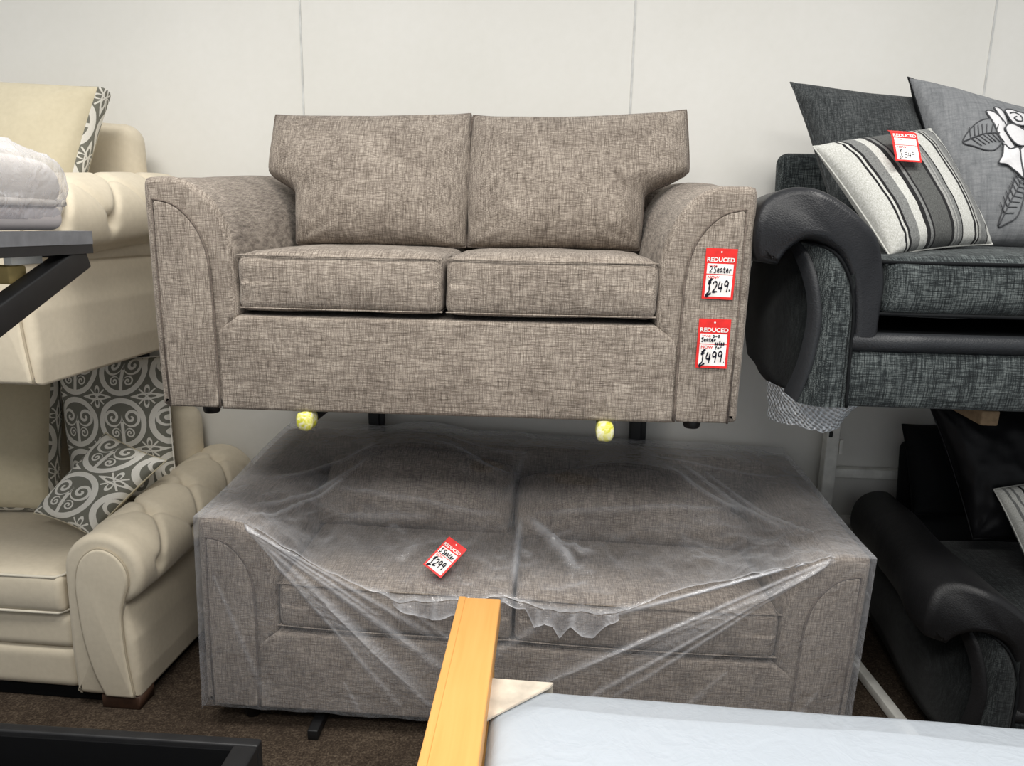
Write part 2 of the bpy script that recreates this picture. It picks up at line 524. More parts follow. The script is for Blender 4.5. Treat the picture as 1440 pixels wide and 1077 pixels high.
def gusset_cushion(name, label, corners, thick, gus, mat, gmat, n=30, seed=0, ear=.02, wr=.006):
    C = np.mean([np.array(c, float) for c in corners], axis=0)
    t = thing(name, label, 'cushion', tuple(C))
    loc = [np.array(c, float)-C for c in corners]
    S = bilin(*loc, ear=ear)
    V, F, UV, front, nrm, g, n = pillow_grid(S, thick, n, .5, wr, seed, gus=gus, back=.8)
    new_obj('cover', V, F, mat, t, uvs=UV)
    ring = [(g[i], 0) for i in range(n)] + [(1, g[i]) for i in range(n)] + [(g[n-i], 1) for i in range(n)] + [(0, g[n-i]) for i in range(n)]
    V = []; F = []; UV = []; d = 0; prev = None; m = len(ring); K = 5
    for (u, v) in ring:
        p = S(u, v); nn = nrm(u, v)
        if prev is not None: d += np.linalg.norm(p-prev)
        prev = p
        out = p/np.linalg.norm(p)
        for k in range(K):
            f = k/(K-1)-.5; V.append(p+nn*gus*1.02*f+out*.012*(1-4*f*f)); UV.append((d, f*gus))
    for i in range(m):
        j = (i+1)%m
        for k in range(K-1): F.append((i*K+k, j*K+k, j*K+k+1, i*K+k+1))
    new_obj('patterned_border', V, F, gmat, t, uvs=UV)
    return t

# ------------------------------------------------------------------ setting
struct('floor', *box_vf(-4.5, 4.5, -5.0, .12, -.1, 0), M['carpet'])
struct('wall_back', *box_vf(-4.5, 4.5, 0, .12, 0, 3.3), M['wall'])
for k, xs in enumerate((-2.275, -1.010, .251, 1.533)):
    struct('trim_%d' % (k+1), *box_vf(xs-.0035, xs+.0035, -.003, 0, 0, 3.3), M['seam'])
struct('baseboard_back', *box_vf(-4.5, 4.5, -.018, 0, 0, .1), M['wall'])

# ------------------------------------------------------------------ taupe sofas
def smooth01(t): t = max(0, min(1, t)); return t*t*(3-2*t)

ARM_C, ARM_A, ARM_B = (.065, .40), .172, .236
def arm_top(x):
    """height of the arm above the base at distance x from its outer face"""
    if x <= ARM_C[0]: return .633
    t = (x-ARM_C[0])/ARM_A
    return ARM_C[1]+ARM_B*math.sqrt(max(0, 1-t*t)) if t < 1 else .40

def taupe_sofa(label, loc, rot, W, D, seats, backs, feet, name='sofa'):
    t = thing(name, label, 'sofa', loc, rot)
    fab, drk = M['taupe'], M['taupe_seam_shade']
    # frame of the back, hidden mostly by the cushions
    rbox('back_frame', .10, W-.10, D-.16, D, .0, .70, .05, fab, t, n=6)
    # base rail
    prof = [(.174,.0),(W-.174,.0),(W-.174,.224),(W-.237,.268),(.237,.268),(.174,.224)]
    prof = list(resample(prof, 140))
    prism('base', prof, -.004, D-.05, .012, fab, t, ny=3)
    for side in (0, 1):
        fx = (lambda x: x) if side == 0 else (lambda x: W-x)
        P = [(.20,.004),(.0,.004),(-.004,.3),(-.006,.60),(-.004,.626),(.004,.634),(.035,.636)]
        P += [(ARM_C[0]+ARM_A*sin(a), ARM_C[1]+ARM_B*cos(a)) for a in np.linspace(0, pi/2, 22)]
        P += [(.237,.30),(.237,.262),(.21,.24),(.20,.15)]
        P = list(resample(P, 110))
        def fn(v, i, fx=fx):
            x, y, z = v
            k = smooth01((z-.35)/.25)
            z2 = z + .05*smooth01(y/D)*k + (.004*noise.noise((x*9+side*5, y*7, z*9)))*k
            # soft pulled pleats on the crown behind the front edge
            z2 += -.004*k*math.exp(-((y-.06)/.02)**2)*(.5+.5*sin(x*70))
            return (fx(x), y, z2)
        prism('arm', P, .0, D, .022, fab, t, ny=26, seg=5, fn=fn)
        # inset front panel and its piping
        Q = [(.030,.006),(.024,.30),(.024,.575),(.045,.572),(.08,.562),(.115,.534),(.143,.495),(.160,.45),(.168,.40),(.172,.30),(.174,.006)]
        Qs = [q for q in catmull(Q[2:], 5)]
        Q2 = [np.array(Q[0]), np.array(Q[1])]+Qs
        Q3 = list(resample(Q2, 80))
        prism('arm_panel', [(fx(q[0]), q[1]) for q in Q3], -.010, .02, .008, fab, t, ny=1, seg=3)
        path = [(fx(q[0]), -.007, q[1]) for q in Q2]
        tube('arm_piping', path, .0032, drk, t, seg=6)
    # seat cushions
    for (x0, x1, sd) in seats:
        def fn(w, p, x0=x0, x1=x1, sd=sd):
            x, y, z = w
            if p[1] < 0: y -= .012*(1-p[0]**2)*(1-p[2]**2)
            if p[2] > 0: z += .016*p[2]*(1-p[0]**4)*(1-.4*p[1]**2) - .008*smooth01((-p[1]-.85)/.15)
            x += .004*noise.noise((y*6+sd, z*9, sd)); z += .004*noise.noise((x*7, y*7, sd+.5))
            y += .003*noise.noise((x*12, z*14, sd))
            return (x, y, z)
        s = rbox('seat_cushion', x0+.002, x1-.002, -.002, D-.18, .282, .440, .026, fab, t, n=14, seg=4, fn=fn)
        ring = []
        r = .02
        for z in (.432, .290):
            pts = [(x0+.012, .25, z), (x0+.010, .03, z), (x0+.03, .003, z), ((x0+x1)/2, -.007, z), (x1-.03, .003, z), (x1-.010, .03, z), (x1-.012, .25, z)]
            tube('cushion_seam', catmull(pts, 8), .0022, fab, s, seg=5)
    # back cushions (outline functions in u,v)
    for k, b in enumerate(backs):
        xl, xr, zt, zb, yb, yt, th, sd = b
        def S(u, v, xl=xl, xr=xr, zt=zt, zb=zb, yb=yb, yt=yt):
            a, c = xl(v), xr(v)
            x = a+(c-a)*u
            z = zb(u) + (zt(u)-zb(u))*v
            y = yb+(yt-yb)*v
            return np.array([x, y, z])
        V, F, UV, front, nrm, g, n = pillow_grid(S, th, 44, .36, .008, sd, sag=.25)
        # normals of S face -y (front) because x->right, z->up gives -y
        c = new_obj('back_cushion', V, F, fab, t, uvs=UV)
        ring = [S(g[i], 0) for i in range(n)] + [S(1, g[i]) for i in range(n)] + [S(g[n-i], 1) for i in range(n)] + [S(0, g[n-i]) for i in range(n)]
        tube('cushion_seam', ring, .0035, drk, c, closed=True, seg=6)
    for (x, y, h) in feet:
        pr = [(0,0)]
        V = []; F = []; K = 20
        rs = [(.020, -h), (.023, -h+.004), (.025, -.006), (.024, .02)]
        for r, z in rs:
            for i in range(K): V.append((x+r*cos(2*pi*i/K), y+r*sin(2*pi*i/K), z))
        for a in range(len(rs)-1):
            for i in range(K):
                j = (i+1)%K; F.append((a*K+i, a*K+j, (a+1)*K+j, (a+1)*K+i))
        F.append(tuple(range(K))[::-1]); F.append(tuple(3*K+i for i in range(K)))
        autosmooth(new_obj('foot', V, F, M['foot_black'], t))
    return t

W2, W3, D = 1.6151, 2.0063, .84
def step(v, lo, hi, a, b, c=.47, w=.10):
    return a+(b-a)*smooth01((v-(c-w))/(2*w))
U_ORG, U_RZ = (-1.1134, -.9982, 1.0722), .0127
L_ORG, L_RY, L_RZ = (-1.08, -.9402, .0848), .0274, .0215
upper = taupe_sofa('taupe woven two-seater sofa raised on the black wall rack, no plastic on it',
    U_ORG, (0,0,U_RZ), W2, D,
    [(.237,.805,1.0),(.808,W2-.234,2.0)],
    [(lambda v: step(v,0,1,.248,.150)-.010*sin(pi*v), lambda v: .812+.012*sin(pi*v), lambda u: .862+.012*(2*u-1)**2+.012*u, lambda u: .452-.006*(1-(2*u-1)**2), .47, .60, .21, 3.0),
     (lambda v: .820-.012*sin(pi*v), lambda v: step(v,0,1,1.378,1.522)+.012*sin(pi*v), lambda u: .868+.012*(2*u-1)**2+.026*u*u, lambda u: .454-.004*(1-(2*u-1)**2), .47, .60, .21, 8.0)],
    [(.122,.05,.022),(1.501,.05,.022),(.122,D-.08,.022),(1.501,D-.08,.022)])
lower = taupe_sofa('long taupe woven three-seater sofa wrapped in clear plastic on the floor',
    L_ORG, (0,L_RY,L_RZ), W3, D,
    [(.237,.964,4.0),(.968,W3-.237,5.0)],
    [(lambda v: step(v,0,1,.215,.25)-.01*sin(pi*v), lambda v: .925+.015*sin(pi*v), lambda u: .64+.06*sin(pi*u*.9+.15), lambda u: .43, .46, .60, .24, 5.0),
     (lambda v: .958-.01*sin(pi*v), lambda v: step(v,0,1,1.79,1.72)+.01*sin(pi*v), lambda u: .585+.09*sin(pi*u*.8+.3), lambda u: .43, .44, .58, .24, 11.0)],
    [(.122,.07,.077),(W3-.122,.07,.03),(.122,D-.09,.077),(W3-.122,D-.09,.03)])

# ------------------------------------------------------------------ plastic over the lower sofa
def wrap():
    t = thing('plastic_cover', 'clear creased plastic sheet wrapped over the lower taupe three-seater', 'plastic wrap', L_ORG, (0,L_RY,L_RZ))
    W = W3
    x0, x1, y0, y1 = -.007, W+.007, -.016, D+.008
    nx, ny = 260, 110
    xs = np.linspace(x0, x1, nx); ys = np.linspace(y0, y1, ny)
    dx = xs[1]-xs[0]
    Xg, Yg = np.meshgrid(xs, ys)
    H = np.full_like(Xg, .27)
    xa = np.minimum(Xg, W-Xg)
    topf = np.array([[arm_top(max(0, q)) for q in row] for row in xa])
    k = np.clip((topf-.35)/.25, 0, 1); k = k*k*(3-2*k)
    sy = np.clip(Yg/D, 0, 1); sy = sy*sy*(3-2*sy)
    H = np.where(xa < .237, topf + .05*sy*k + .003 + .006*sy, H)
    seat = (xa >= .237)
    H = np.where(seat & (Yg > .0), .452, H)
    H = np.where(seat & (Yg > D-.16), np.maximum(H, .70), H)
    for (a, b_, zt, yb) in ((.20,.94,lambda u: .655+.06*np.sin(pi*u*.9+.15), .43), (.95,1.76,lambda u: .60+.09*np.sin(pi*u*.8+.3), .41)):
        u = (Xg-a)/(b_-a); m = (u > 0)&(u < 1)&(Yg > yb)
        e = np.clip(4*u*(1-u), 0, 1)**.3
        hh = .46 + (zt(np.clip(u,0,1))-.44)*e*np.clip((Yg-yb)/.10, 0, 1)**.5
        H = np.where(m, np.maximum(H, hh), H)
    H += .006
    # front lip of the top sheet
    lip_pts = [(-.012,.640),(.07,.640),(.152,.634),(.379,.50),(.619,.405),(.80,.425),(.93,.44),(1.10,.405),(1.275,.41),(1.463,.506),(1.884,.636),(W-.07,.640),(W+.012,.640)]
    lip = np.interp(xs, [p[0] for p in lip_pts], [p[1] for p in lip_pts])
    Z = np.maximum(H, .62)
    Z[0] = np.maximum(lip, 0)
    Hb = H.copy(); Hb[0] = lip
    Z[-1] = .715; Z[:,0] = np.maximum(Hb[:,0], .64); Z[:,-1] = np.maximum(Hb[:,-1], .64)
    g = 1.1*dx*dx/4
    Hf = H.copy(); Hf[:3] = np.where(seat[:3], -1, H[:3])
    for it in range(2600):
        Zn = Z.copy()
        Zn[1:-1,1:-1] = .25*(Z[:-2,1:-1]+Z[2:,1:-1]+Z[1:-1,:-2]+Z[1:-1,2:]) - g
        Z[1:-1,1:-1] = np.maximum(Zn[1:-1,1:-1], Hf[1:-1,1:-1])
    fold = np.zeros_like(Z)
    def crease(p, q, amp, wd, f):
        nonlocal Z, fold
        (ax_, ay), (bx, by) = p, q
        vx, vy = bx-ax_, by-ay; L2 = vx*vx+vy*vy
        tt = np.clip(((Xg-ax_)*vx+(Yg-ay)*vy)/L2, 0, 1)
        d = np.hypot(Xg-ax_-tt*vx, Yg-ay-tt*vy)
        e = np.exp(-(d/wd)**2)*np.clip(np.sin(pi*np.clip(tt,0.02,.98))*2, 0, 1)
        Z += amp*e; fold = np.maximum(fold, f*e)
    R = random.Random(5)
    for p, q, a, w, f in (((.12,.10),(.42,.52),.008,.008,.35),((.14,.04),(.36,.42),.006,.006,.45),((.10,.3),(.46,.62),.008,.012,.25),
                          ((.45,.62),(.95,.50),.010,.010,.3),((.40,.70),(1.0,.62),.006,.012,.2),((.92,.40),(.97,.66),.006,.012,.2),
                          ((1.55,.62),(1.84,.18),.008,.012,.35),((1.62,.60),(1.90,.12),.006,.008,.3),((1.50,.55),(1.74,.32),.008,.010,.4),((1.40,.66),(1.95,.55),.005,.012,.15),
                          ((.30,.34),(.93,.30),.007,.010,.2),((1.0,.32),(1.7,.36),.006,.010,.2),((.35,.2),(.68,.27),.006,.012,.2),
                          ((.96,.02),(.97,.30),.012,.008,.4),((1.0,.30),(1.16,.10),.014,.014,.5),((1.04,.22),(1.22,.16),.010,.008,.4)):
        crease(p, q, a, w, f)
    for k_ in range(9):   # small crinkles over the seat
        cx, cy = R.uniform(.35,1.5), R.uniform(.02,.26); an = R.uniform(-.5,.9); L = R.uniform(.03,.10)
        crease((cx,cy),(cx+L*cos(an),cy+L*sin(an)), R.uniform(.004,.009), R.uniform(.006,.012), R.uniform(.05,.2))
    # sheen of ripples
    for j in range(ny):
        for i in range(0, nx):
            if Z[j,i]-H[j,i] > .003:
                kk = math.exp(-((ys[j]-.12)/.2)**2)
                Z[j,i] += .006*noise.noise((xs[i]*6, ys[j]*9, 1.3)) + kk*.012*(.5-abs(noise.noise((xs[i]*9, ys[j]*7, 4.3)))*2) + kk*.006*(.5-abs(noise.noise((xs[i]*21+3, ys[j]*17, 6.3)))*2)
    V = [(Xg[j,i], Yg[j,i], Z[j,i]) for j in range(ny) for i in range(nx)]
    F = [(j*nx+i, j*nx+i+1, (j+1)*nx+i+1, (j+1)*nx+i) for j in range(ny-1) for i in range(nx-1)]
    fr = np.clip(fold, 0, 1)
    # doubled film at the lip, with its bright glint whitened in
    edge = np.exp(-((Yg-y0)/.006)**2)*np.where((Xg > .15)&(Xg < 1.89), 1, 0)
    fr = np.maximum(fr, .55*edge)
    new_obj('top_sheet', V, F, M['film'], t, attr=fr.ravel())
    # front sheet: from the lip down to the floor edge, drawn into tension folds at both arm corners
    nx2, nz = 420, 150
    xs2 = np.linspace(x0, x1, nx2); lip2 = np.interp(xs2, xs, Z[0])
    V = []; fo = []
    lines = []
    for (p, q, a, w, f) in (((.152,.634),(.62,.405),.006,.005,1.0),((.152,.628),(.55,.36),.005,.005,.6),((.155,.62),(.72,.30),.006,.008,.45),((.16,.615),(.80,.16),.006,.012,.42),((.165,.61),(.70,.10),.007,.016,.35),
                         ((.17,.60),(.62,.06),.005,.008,.35),((.40,.38),(.74,.04),.005,.008,.45),((.25,.50),(.60,.16),.006,.020,.25),((.05,.45),(.20,.05),.003,.008,.15),
                         ((.62,.405),(.9,.2),.004,.012,.15),((.45,.12),(.50,.02),.003,.006,.2),
                         ((1.884,.642),(1.275,.41),.006,.0055,1.1),((1.88,.63),(.96,.10),.006,.007,.5),((1.875,.62),(1.18,.10),.006,.007,.5),((1.87,.615),(1.25,.10),.005,.006,.35),
                         ((1.885,.625),(1.35,.27),.005,.018,.28),((1.7,.5),(1.05,.16),.005,.014,.25),((1.10,.40),(.80,.16),.005,.020,.15),((1.86,.60),(1.5,.36),.004,.014,.25),
                         ((1.62,.24),(1.45,.05),.003,.010,.12),((1.90,.2),(1.8,.02),.003,.008,.15)):
        lines.append((np.array(p), np.array(q), a, w, f))
    for j in range(nz):
        v = j/(nz-1)
        for i in range(nx2):
            x = xs2[i]; z = .0 + lip2[i]*(1-v) + .004*v
            if v > .97: z += .006*noise.noise((x*14, 0, 2.2))
            y = y0; f_ = 0
            P = np.array([x, z])
            for p, q, a, w, f in lines:
                d = q-p; L2 = d@d; tt = min(1, max(0, float((P-p)@d/L2)))
                r = P-p-tt*d; dist = math.hypot(r[0], r[1])
                ww = w*(.45+.9*tt)
                if dist < ww*3:
                    e = math.exp(-(dist/ww)**2)*(1-.75*tt**3)
                    y -= a*e; f_ = max(f_, f*e)
            y -= .004*noise.noise((x*5, z*6, 7.7))+.0015*noise.noise((x*19, z*15, 3.7))
            V.append((x, y, z)); fo.append(f_*1.3)
    F = [(j*nx2+i, j*nx2+i+1, (j+1)*nx2+i+1, (j+1)*nx2+i) for j in range(nz-1) for i in range(nx2-1)]
    new_obj('front_sheet', V, F, M['film'], t, attr=fo)
    # zig-zag hem of the top sheet hanging over the front of the seat
    hx = [.60,.66,.72,.78,.84,.90,.935,.965,1.0,1.03,1.06,1.085,1.11,1.14,1.17,1.21,1.25,1.28]
    dz = [.0,.02,.045,.03,.05,.02,.0,.0,.0,.055,.025,.03,.07,.03,.055,.06,.02,.0]
    V = []; F = []; at_ = []
    n = 140; K = 10
    for i in range(n):
        x = .60+.68*i/(n-1); zl = float(np.interp(x, xs, Z[0])); dd = float(np.interp(x, hx, dz))+.012
        for k_ in range(K):
            f = k_/(K-1)
            V.append((x, y0-.006-.010*f-.010*sin(x*60)*f, zl-dd*f)); at_.append(.12+.6*f**6+.3*max(0, sin(x*60+2))**6)
    for i in range(n-1):
        for k_ in range(K-1): F.append((i*K+k_, (i+1)*K+k_, (i+1)*K+k_+1, i*K+k_+1))
    new_obj('hem', V, F, M['film'], t, attr=at_)
    # sides
    for side, X0, col in ((0, x0, 0), (1, x1, -1)):
        V = []; F = []; K = 24
        for j in range(ny):
            for k_ in range(K):
                f = k_/(K-1); z = Z[j,col]*(1-f)-.01*f
                s_ = -1 if side == 0 else 1
                V.append((X0+s_*.0012*noise.noise((ys[j]*8, z*7, side+2.5)), ys[j], z))
        for j in range(ny-1):
            for k_ in range(K-1): F.append((j*K+k_, (j+1)*K+k_, (j+1)*K+k_+1, j*K+k_+1))
        new_obj('side_sheet', V, F, M['film'], t, attr=[0]*len(V))
    return t, xs, ys, Z
wrap_t, WX, WY, WZ = wrap()

# ------------------------------------------------------------------ racks
def square_tube(name, a, b, w, mat, parent, h=None):
    """rectangular bar from a to b"""
    a, b = Vector(a), Vector(b); d = (b-a); L = d.length; d.normalize()
    up = Vector((0,0,1)) if abs(d.z) < .9 else Vector((0,1,0))
    s = d.cross(up).normalized(); u = s.cross(d)
    h = h or w
    o = rbox(name, -w/2, w/2, 0, L, -h/2, h/2, min(w,h)*.12, mat, parent, n=1, seg=2)
    m = Matrix((s, d, u)).transposed().to_4x4(); m.translation = a
    o.matrix_local = m
    return o

def tape_wrap(name, parent, c, mat, r=.024, L=.055, seed=0):
    V = []; F = []; K = 14; N = 8
    for j in range(N):
        f = j/(N-1); y = -L/2 + L*f
        rr = r*(.72 if j in (0,) else 1.0)*(1+.0*f)
        for i in range(K):
            a = 2*pi*i/K; s = max(abs(cos(a)), abs(sin(a)))
            q = rr*(.55+.45/s)*(1+.10*noise.noise((cos(a)*2+seed, sin(a)*2, f*3+seed)))
            V.append((c[0]+q*cos(a), c[1]+y, c[2]+q*sin(a)*1.12))
    for j in range(N-1):
        for i in range(K):
            k = (i+1)%K; F.append((j*K+i, j*K+k, (j+1)*K+k, (j+1)*K+i))
    F.append(tuple(range(K))); F.append(tuple((N-1)*K+i for i in reversed(range(K))))
    return new_obj(name, V, F, mat, parent)

def black_rack():
    t = thing('display_rack', 'black metal wall rack carrying the taupe two-seater, yellow tape on its arm ends', 'rack', (0,0,0))
    mt = M['black_metal']
    for x, xa, xf in ((-.742,-.699,-.725),(.330,.141,.20)):
        square_tube('upright', (x,-.05,0), (x,-.05,1.075), .045, mt, t)
        square_tube('bracket', (x+.032,-.055,.72), (x+.032,-.055,.86), .022, mt, t)
        square_tube('arm', (xa,-.05,1.05), (xa,-.975,1.05), .034, mt, t)
        tape_wrap('taped_end', t, (xa,-.985,1.047), M['tape'], seed=x)
        square_tube('floor_leg', (x,-.05,.018), (xf,-.975,.018), .034, mt, t)
    square_tube('crossbar', (-.80,-.05,1.0), (.39,-.05,1.0), .04, mt, t)
    return t
black_rack()

def white_rack():
    t = thing('display_rack', 'white metal wall rack beneath the raised black and charcoal sofa', 'rack', (1.11,-.05,0))
    mt = M['white_metal']
    square_tube('upright', (0,0,0), (0,0,1.11), .05, mt, t, .05)
    square_tube('clip', (.033,-.02,.73), (.033,-.02,.79), .014, mt, t)
    square_tube('slot', (-.012,-.026,.80), (-.012,-.026,.825), .014, M['black_metal'], t, .003)
    square_tube('crossbar', (.02,.02,.643), (1.3,.02,.643), .038, mt, t)
    square_tube('crossbar', (.02,.02,.439), (1.3,.02,.439), .03, mt, t)
    square_tube('crossbar', (-.02,0,1.09), (1.3,0,1.09), .04, mt, t)
    square_tube('arm', (.142,0,1.10), (.142,-.72,1.10), .035, mt, t)
    bl = square_tube('wooden_block', (.142,-.60,1.088), (.142,-.78,1.080), .05, M['block_wood'], t, .045)
    square_tube('arm', (1.2,0,1.10), (1.2,-.8,1.10), .035, mt, t)
    square_tube('upright', (1.25,0,0), (1.25,0,1.11), .05, mt, t)
    square_tube('floor_leg', (.02,0,.02), (.068,-.80,.02), .035, mt, t)
    return t
white_rack()

# ------------------------------------------------------------------ cream sofas
def cream_sofa(label, loc, rot, W=1.9, D=.84, feet=True):
    """origin at the front right bottom corner of the right arm, x runs to the left as negative"""
    t = thing('chesterfield_sofa', label, 'sofa', loc, rot)
    cr, pp = M['cream'], M['cream_piping']
    rcx, rcz, rr = -.085, .487, .128
    prof = [(-.22,.042),(-.003,.042),(.004,.12),(.0,.25),(-.02,.34),(-.028,.375),(.0,.392)]
    prof += [(rcx+rr*1.04*cos(a), rcz+rr*sin(a)) for a in np.linspace(-.62, pi, 40)]
    prof += [(-.22,.40),(-.225,.2)]
    N = 200
    prof = list(resample(prof, N))
    for mir in (0, 1):
        fx = (lambda x: x) if mir == 0 else (lambda x: -W-x)
        # tufting lattice on the roll: arc angle rows and stations along the arm
        rows = [(-.05,.0),(1.25,.5),(2.5,.0)]
        sp = .235
        btn = []
        for k, (a, o) in enumerate(rows):
            for j in range(-1, 7):
                btn.append((a, (j+o)*sp+.10, k))
        def disp(a, y):
            """radial offset of the tufted roll at angle a, depth y"""
            if y < .075: return 0
            d = .008; s = a*rr
            best = 9
            for (ba, by, k) in btn:
                dd = math.hypot((a-ba)*rr, y-by)
                if dd < .12: d -= .024*math.exp(-(dd/.024)**2)
                # crease from this button to its two neighbours of the next row
                if k < 2:
                    na = rows[k+1][0]
                    for sgn in (-1, 1):
                        ny_ = by+sgn*sp/2
                        p = np.array([ba*rr, by]); q = np.array([na*rr, ny_]); v = q-p
                        w = np.array([s, y])-p; tt = max(0, min(1, float(w@v/(v@v))))
                        r = w-tt*v; best = min(best, math.hypot(*r))
            d -= .011*math.exp(-(best/.011)**2)
            # vertical pleat below the lowest row
            if a < -.05:
                pb = min(abs(y-((j)*sp+.10)) for j in range(-1,7))
                d -= .009*math.exp(-(pb/.012)**2)*max(0, 1-(-.05-a)/.6)
            if a > 2.5: d *= max(0, 1-(a-2.5)/.5)
            if a < -.45: d *= max(0, 1-(-.45-a)/.25)
            return d*smooth01((y-.07)/.05)
        def fn(v, i, fx=fx):
            x, y, z = v
            rx, rz = (x-rcx)/1.04, z-rcz
            r = math.hypot(rx, rz)
            if z > .385 and r > .06:
                a = math.atan2(rz, rx)
                if a < -pi/2: a += 2*pi
                k = disp(a, y); x += k*rx/r; z += k*rz/r
                z += .05*smooth01(y/D)   # arm climbs gently to the back
            return (fx(x), y, z)
        prism('arm', prof, 0, D, .024, cr, t, ny=110, seg=4, fn=fn)
        # bulb-shaped front panel with piping
        Q = [(-.108,.050),(-.140,.13),(-.165,.25),(-.174,.38),(-.172,.46),(-.148,.532),(-.095,.572),(-.040,.560),(-.002,.515),(.003,.46),(-.016,.40),(-.030,.335),(-.028,.2),(-.012,.050)]
        Qs = catmull(Q, 6)
        prism('arm_panel', [(fx(q[0]), q[1]) for q in resample(Qs, 90)], -.012, .02, .009, cr, t, ny=1, seg=3)
        tube('arm_piping', [(fx(q[0]), -.004, q[1]) for q in Qs], .0038, M['cream_seam_shade'], t, seg=6)
        for (fy) in ((0, D-.10) if feet else ()):
            pr = [(-.135,-.002),(-.004,-.002),(-.001,.044),(-.135,.044)]
            prism('foot', [(fx(p[0]), p[1]) for p in pr], fy+.004, fy+.09, .003, M['brown_wood'], t, ny=1, seg=1)
    # base of two padded bands
    rbox('base_band', -W+.215, -.215, .012, D-.1, .196, .326, .030, cr, t, n=8)
    rbox('base_band', -W+.215, -.215, .012, D-.1, .050, .200, .030, cr, t, n=8)
    # seat cushions with piping
    for (a, b) in ((-W/2+.002, -.228), (-W+.228, -W/2-.002)):
        def fn(w, p):
            x, y, z = w
            if p[2] > 0: z += .02*p[2]*(1-p[0]**4)*(1-.5*p[1]**2)
            if p[1] < 0: y -= .012*(1-p[2]**2)
            return (x, y, z)
        s = rbox('seat_cushion', a, b, .0, D-.2, .332, .466, .022, cr, t, n=12, fn=fn)
        for z in (.462, .337):
            tube('piping', [(a+.004,.4,z),(a+.004,.02,z),(a+.02,.0,z),((a+b)/2,-.006,z),(b-.02,.0,z),(b-.004,.02,z),(b-.004,.4,z)], .005, pp, s, seg=6)
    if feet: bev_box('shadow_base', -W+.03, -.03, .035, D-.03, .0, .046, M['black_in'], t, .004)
    # back
    def fb(w, p):
        x, y, z = w
        if z > .4: z += -.02*abs(p[0])**6
        return (x, y, z)
    rbox('back_frame', -W+.15, -.15, D-.12, D, .05, .86, .06, cr, t, n=10, seg=5, fn=fb)
    return t
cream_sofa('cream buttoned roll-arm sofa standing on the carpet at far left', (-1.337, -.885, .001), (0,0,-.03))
cream_sofa('cream buttoned roll-arm sofa stacked above the other cream one, at upper left', (-1.425, -1.058, 1.092), (0,0,0), D=.95, feet=False)

# support of the upper cream sofa
t = thing('display_rack', 'black rack behind and under the upper cream sofa', 'rack', (0,0,0))
for x in (-1.72, -2.95):
    square_tube('upright', (x,-.04,0), (x,-.04,1.13), .04, M['black_metal'], t)
    square_tube('arm', (x,-.04,1.117), (x,-.8,1.117), .034, M['black_metal'], t)

# cushions on the cream sofas
gusset_cushion('scatter_cushion', 'large plain cream cushion with scrolled grey edging on the upper cream sofa',
    [(-2.26,-.36,2.045),(-1.575,-.38,2.02),(-1.665,-.50,1.60),(-2.30,-.52,1.60)], .17, .07, M['cream_cushion'], M['damask'], seed=2)
gusset_cushion('scatter_cushion', 'plain cream cushion with scrolled grey edging on the lower cream sofa',
    [(-2.42,-.24,.98),(-1.97,-.22,1.00),(-1.90,-.42,.50),(-2.38,-.46,.50)], .17, .075, M['cream_cushion'], M['damask'], seed=4)
cushion('scatter_cushion', 'large shaded scroll-patterned cushion upright between plain cream cushion and arm',
    [(-1.98,-.20,1.06),(-1.50,-.24,1.08),(-1.46,-.32,.52),(-1.90,-.30,.50)], .15, M['damask'], ear=.05, seed=6, uvscale=True, wr=.004, n=40)
cushion('scatter_cushion', 'small pale scroll-patterned cushion tilted back on the lower cream arm',
    [(-1.640,-.46,.825),(-1.395,-.50,.742),(-1.585,-.68,.520),(-1.845,-.60,.560)], .12, M['damask'], ear=.06, seed=9, uvscale=True, wr=.003, n=40, backmat=M['cream_cushion'], piping=M['cream_cushion'])

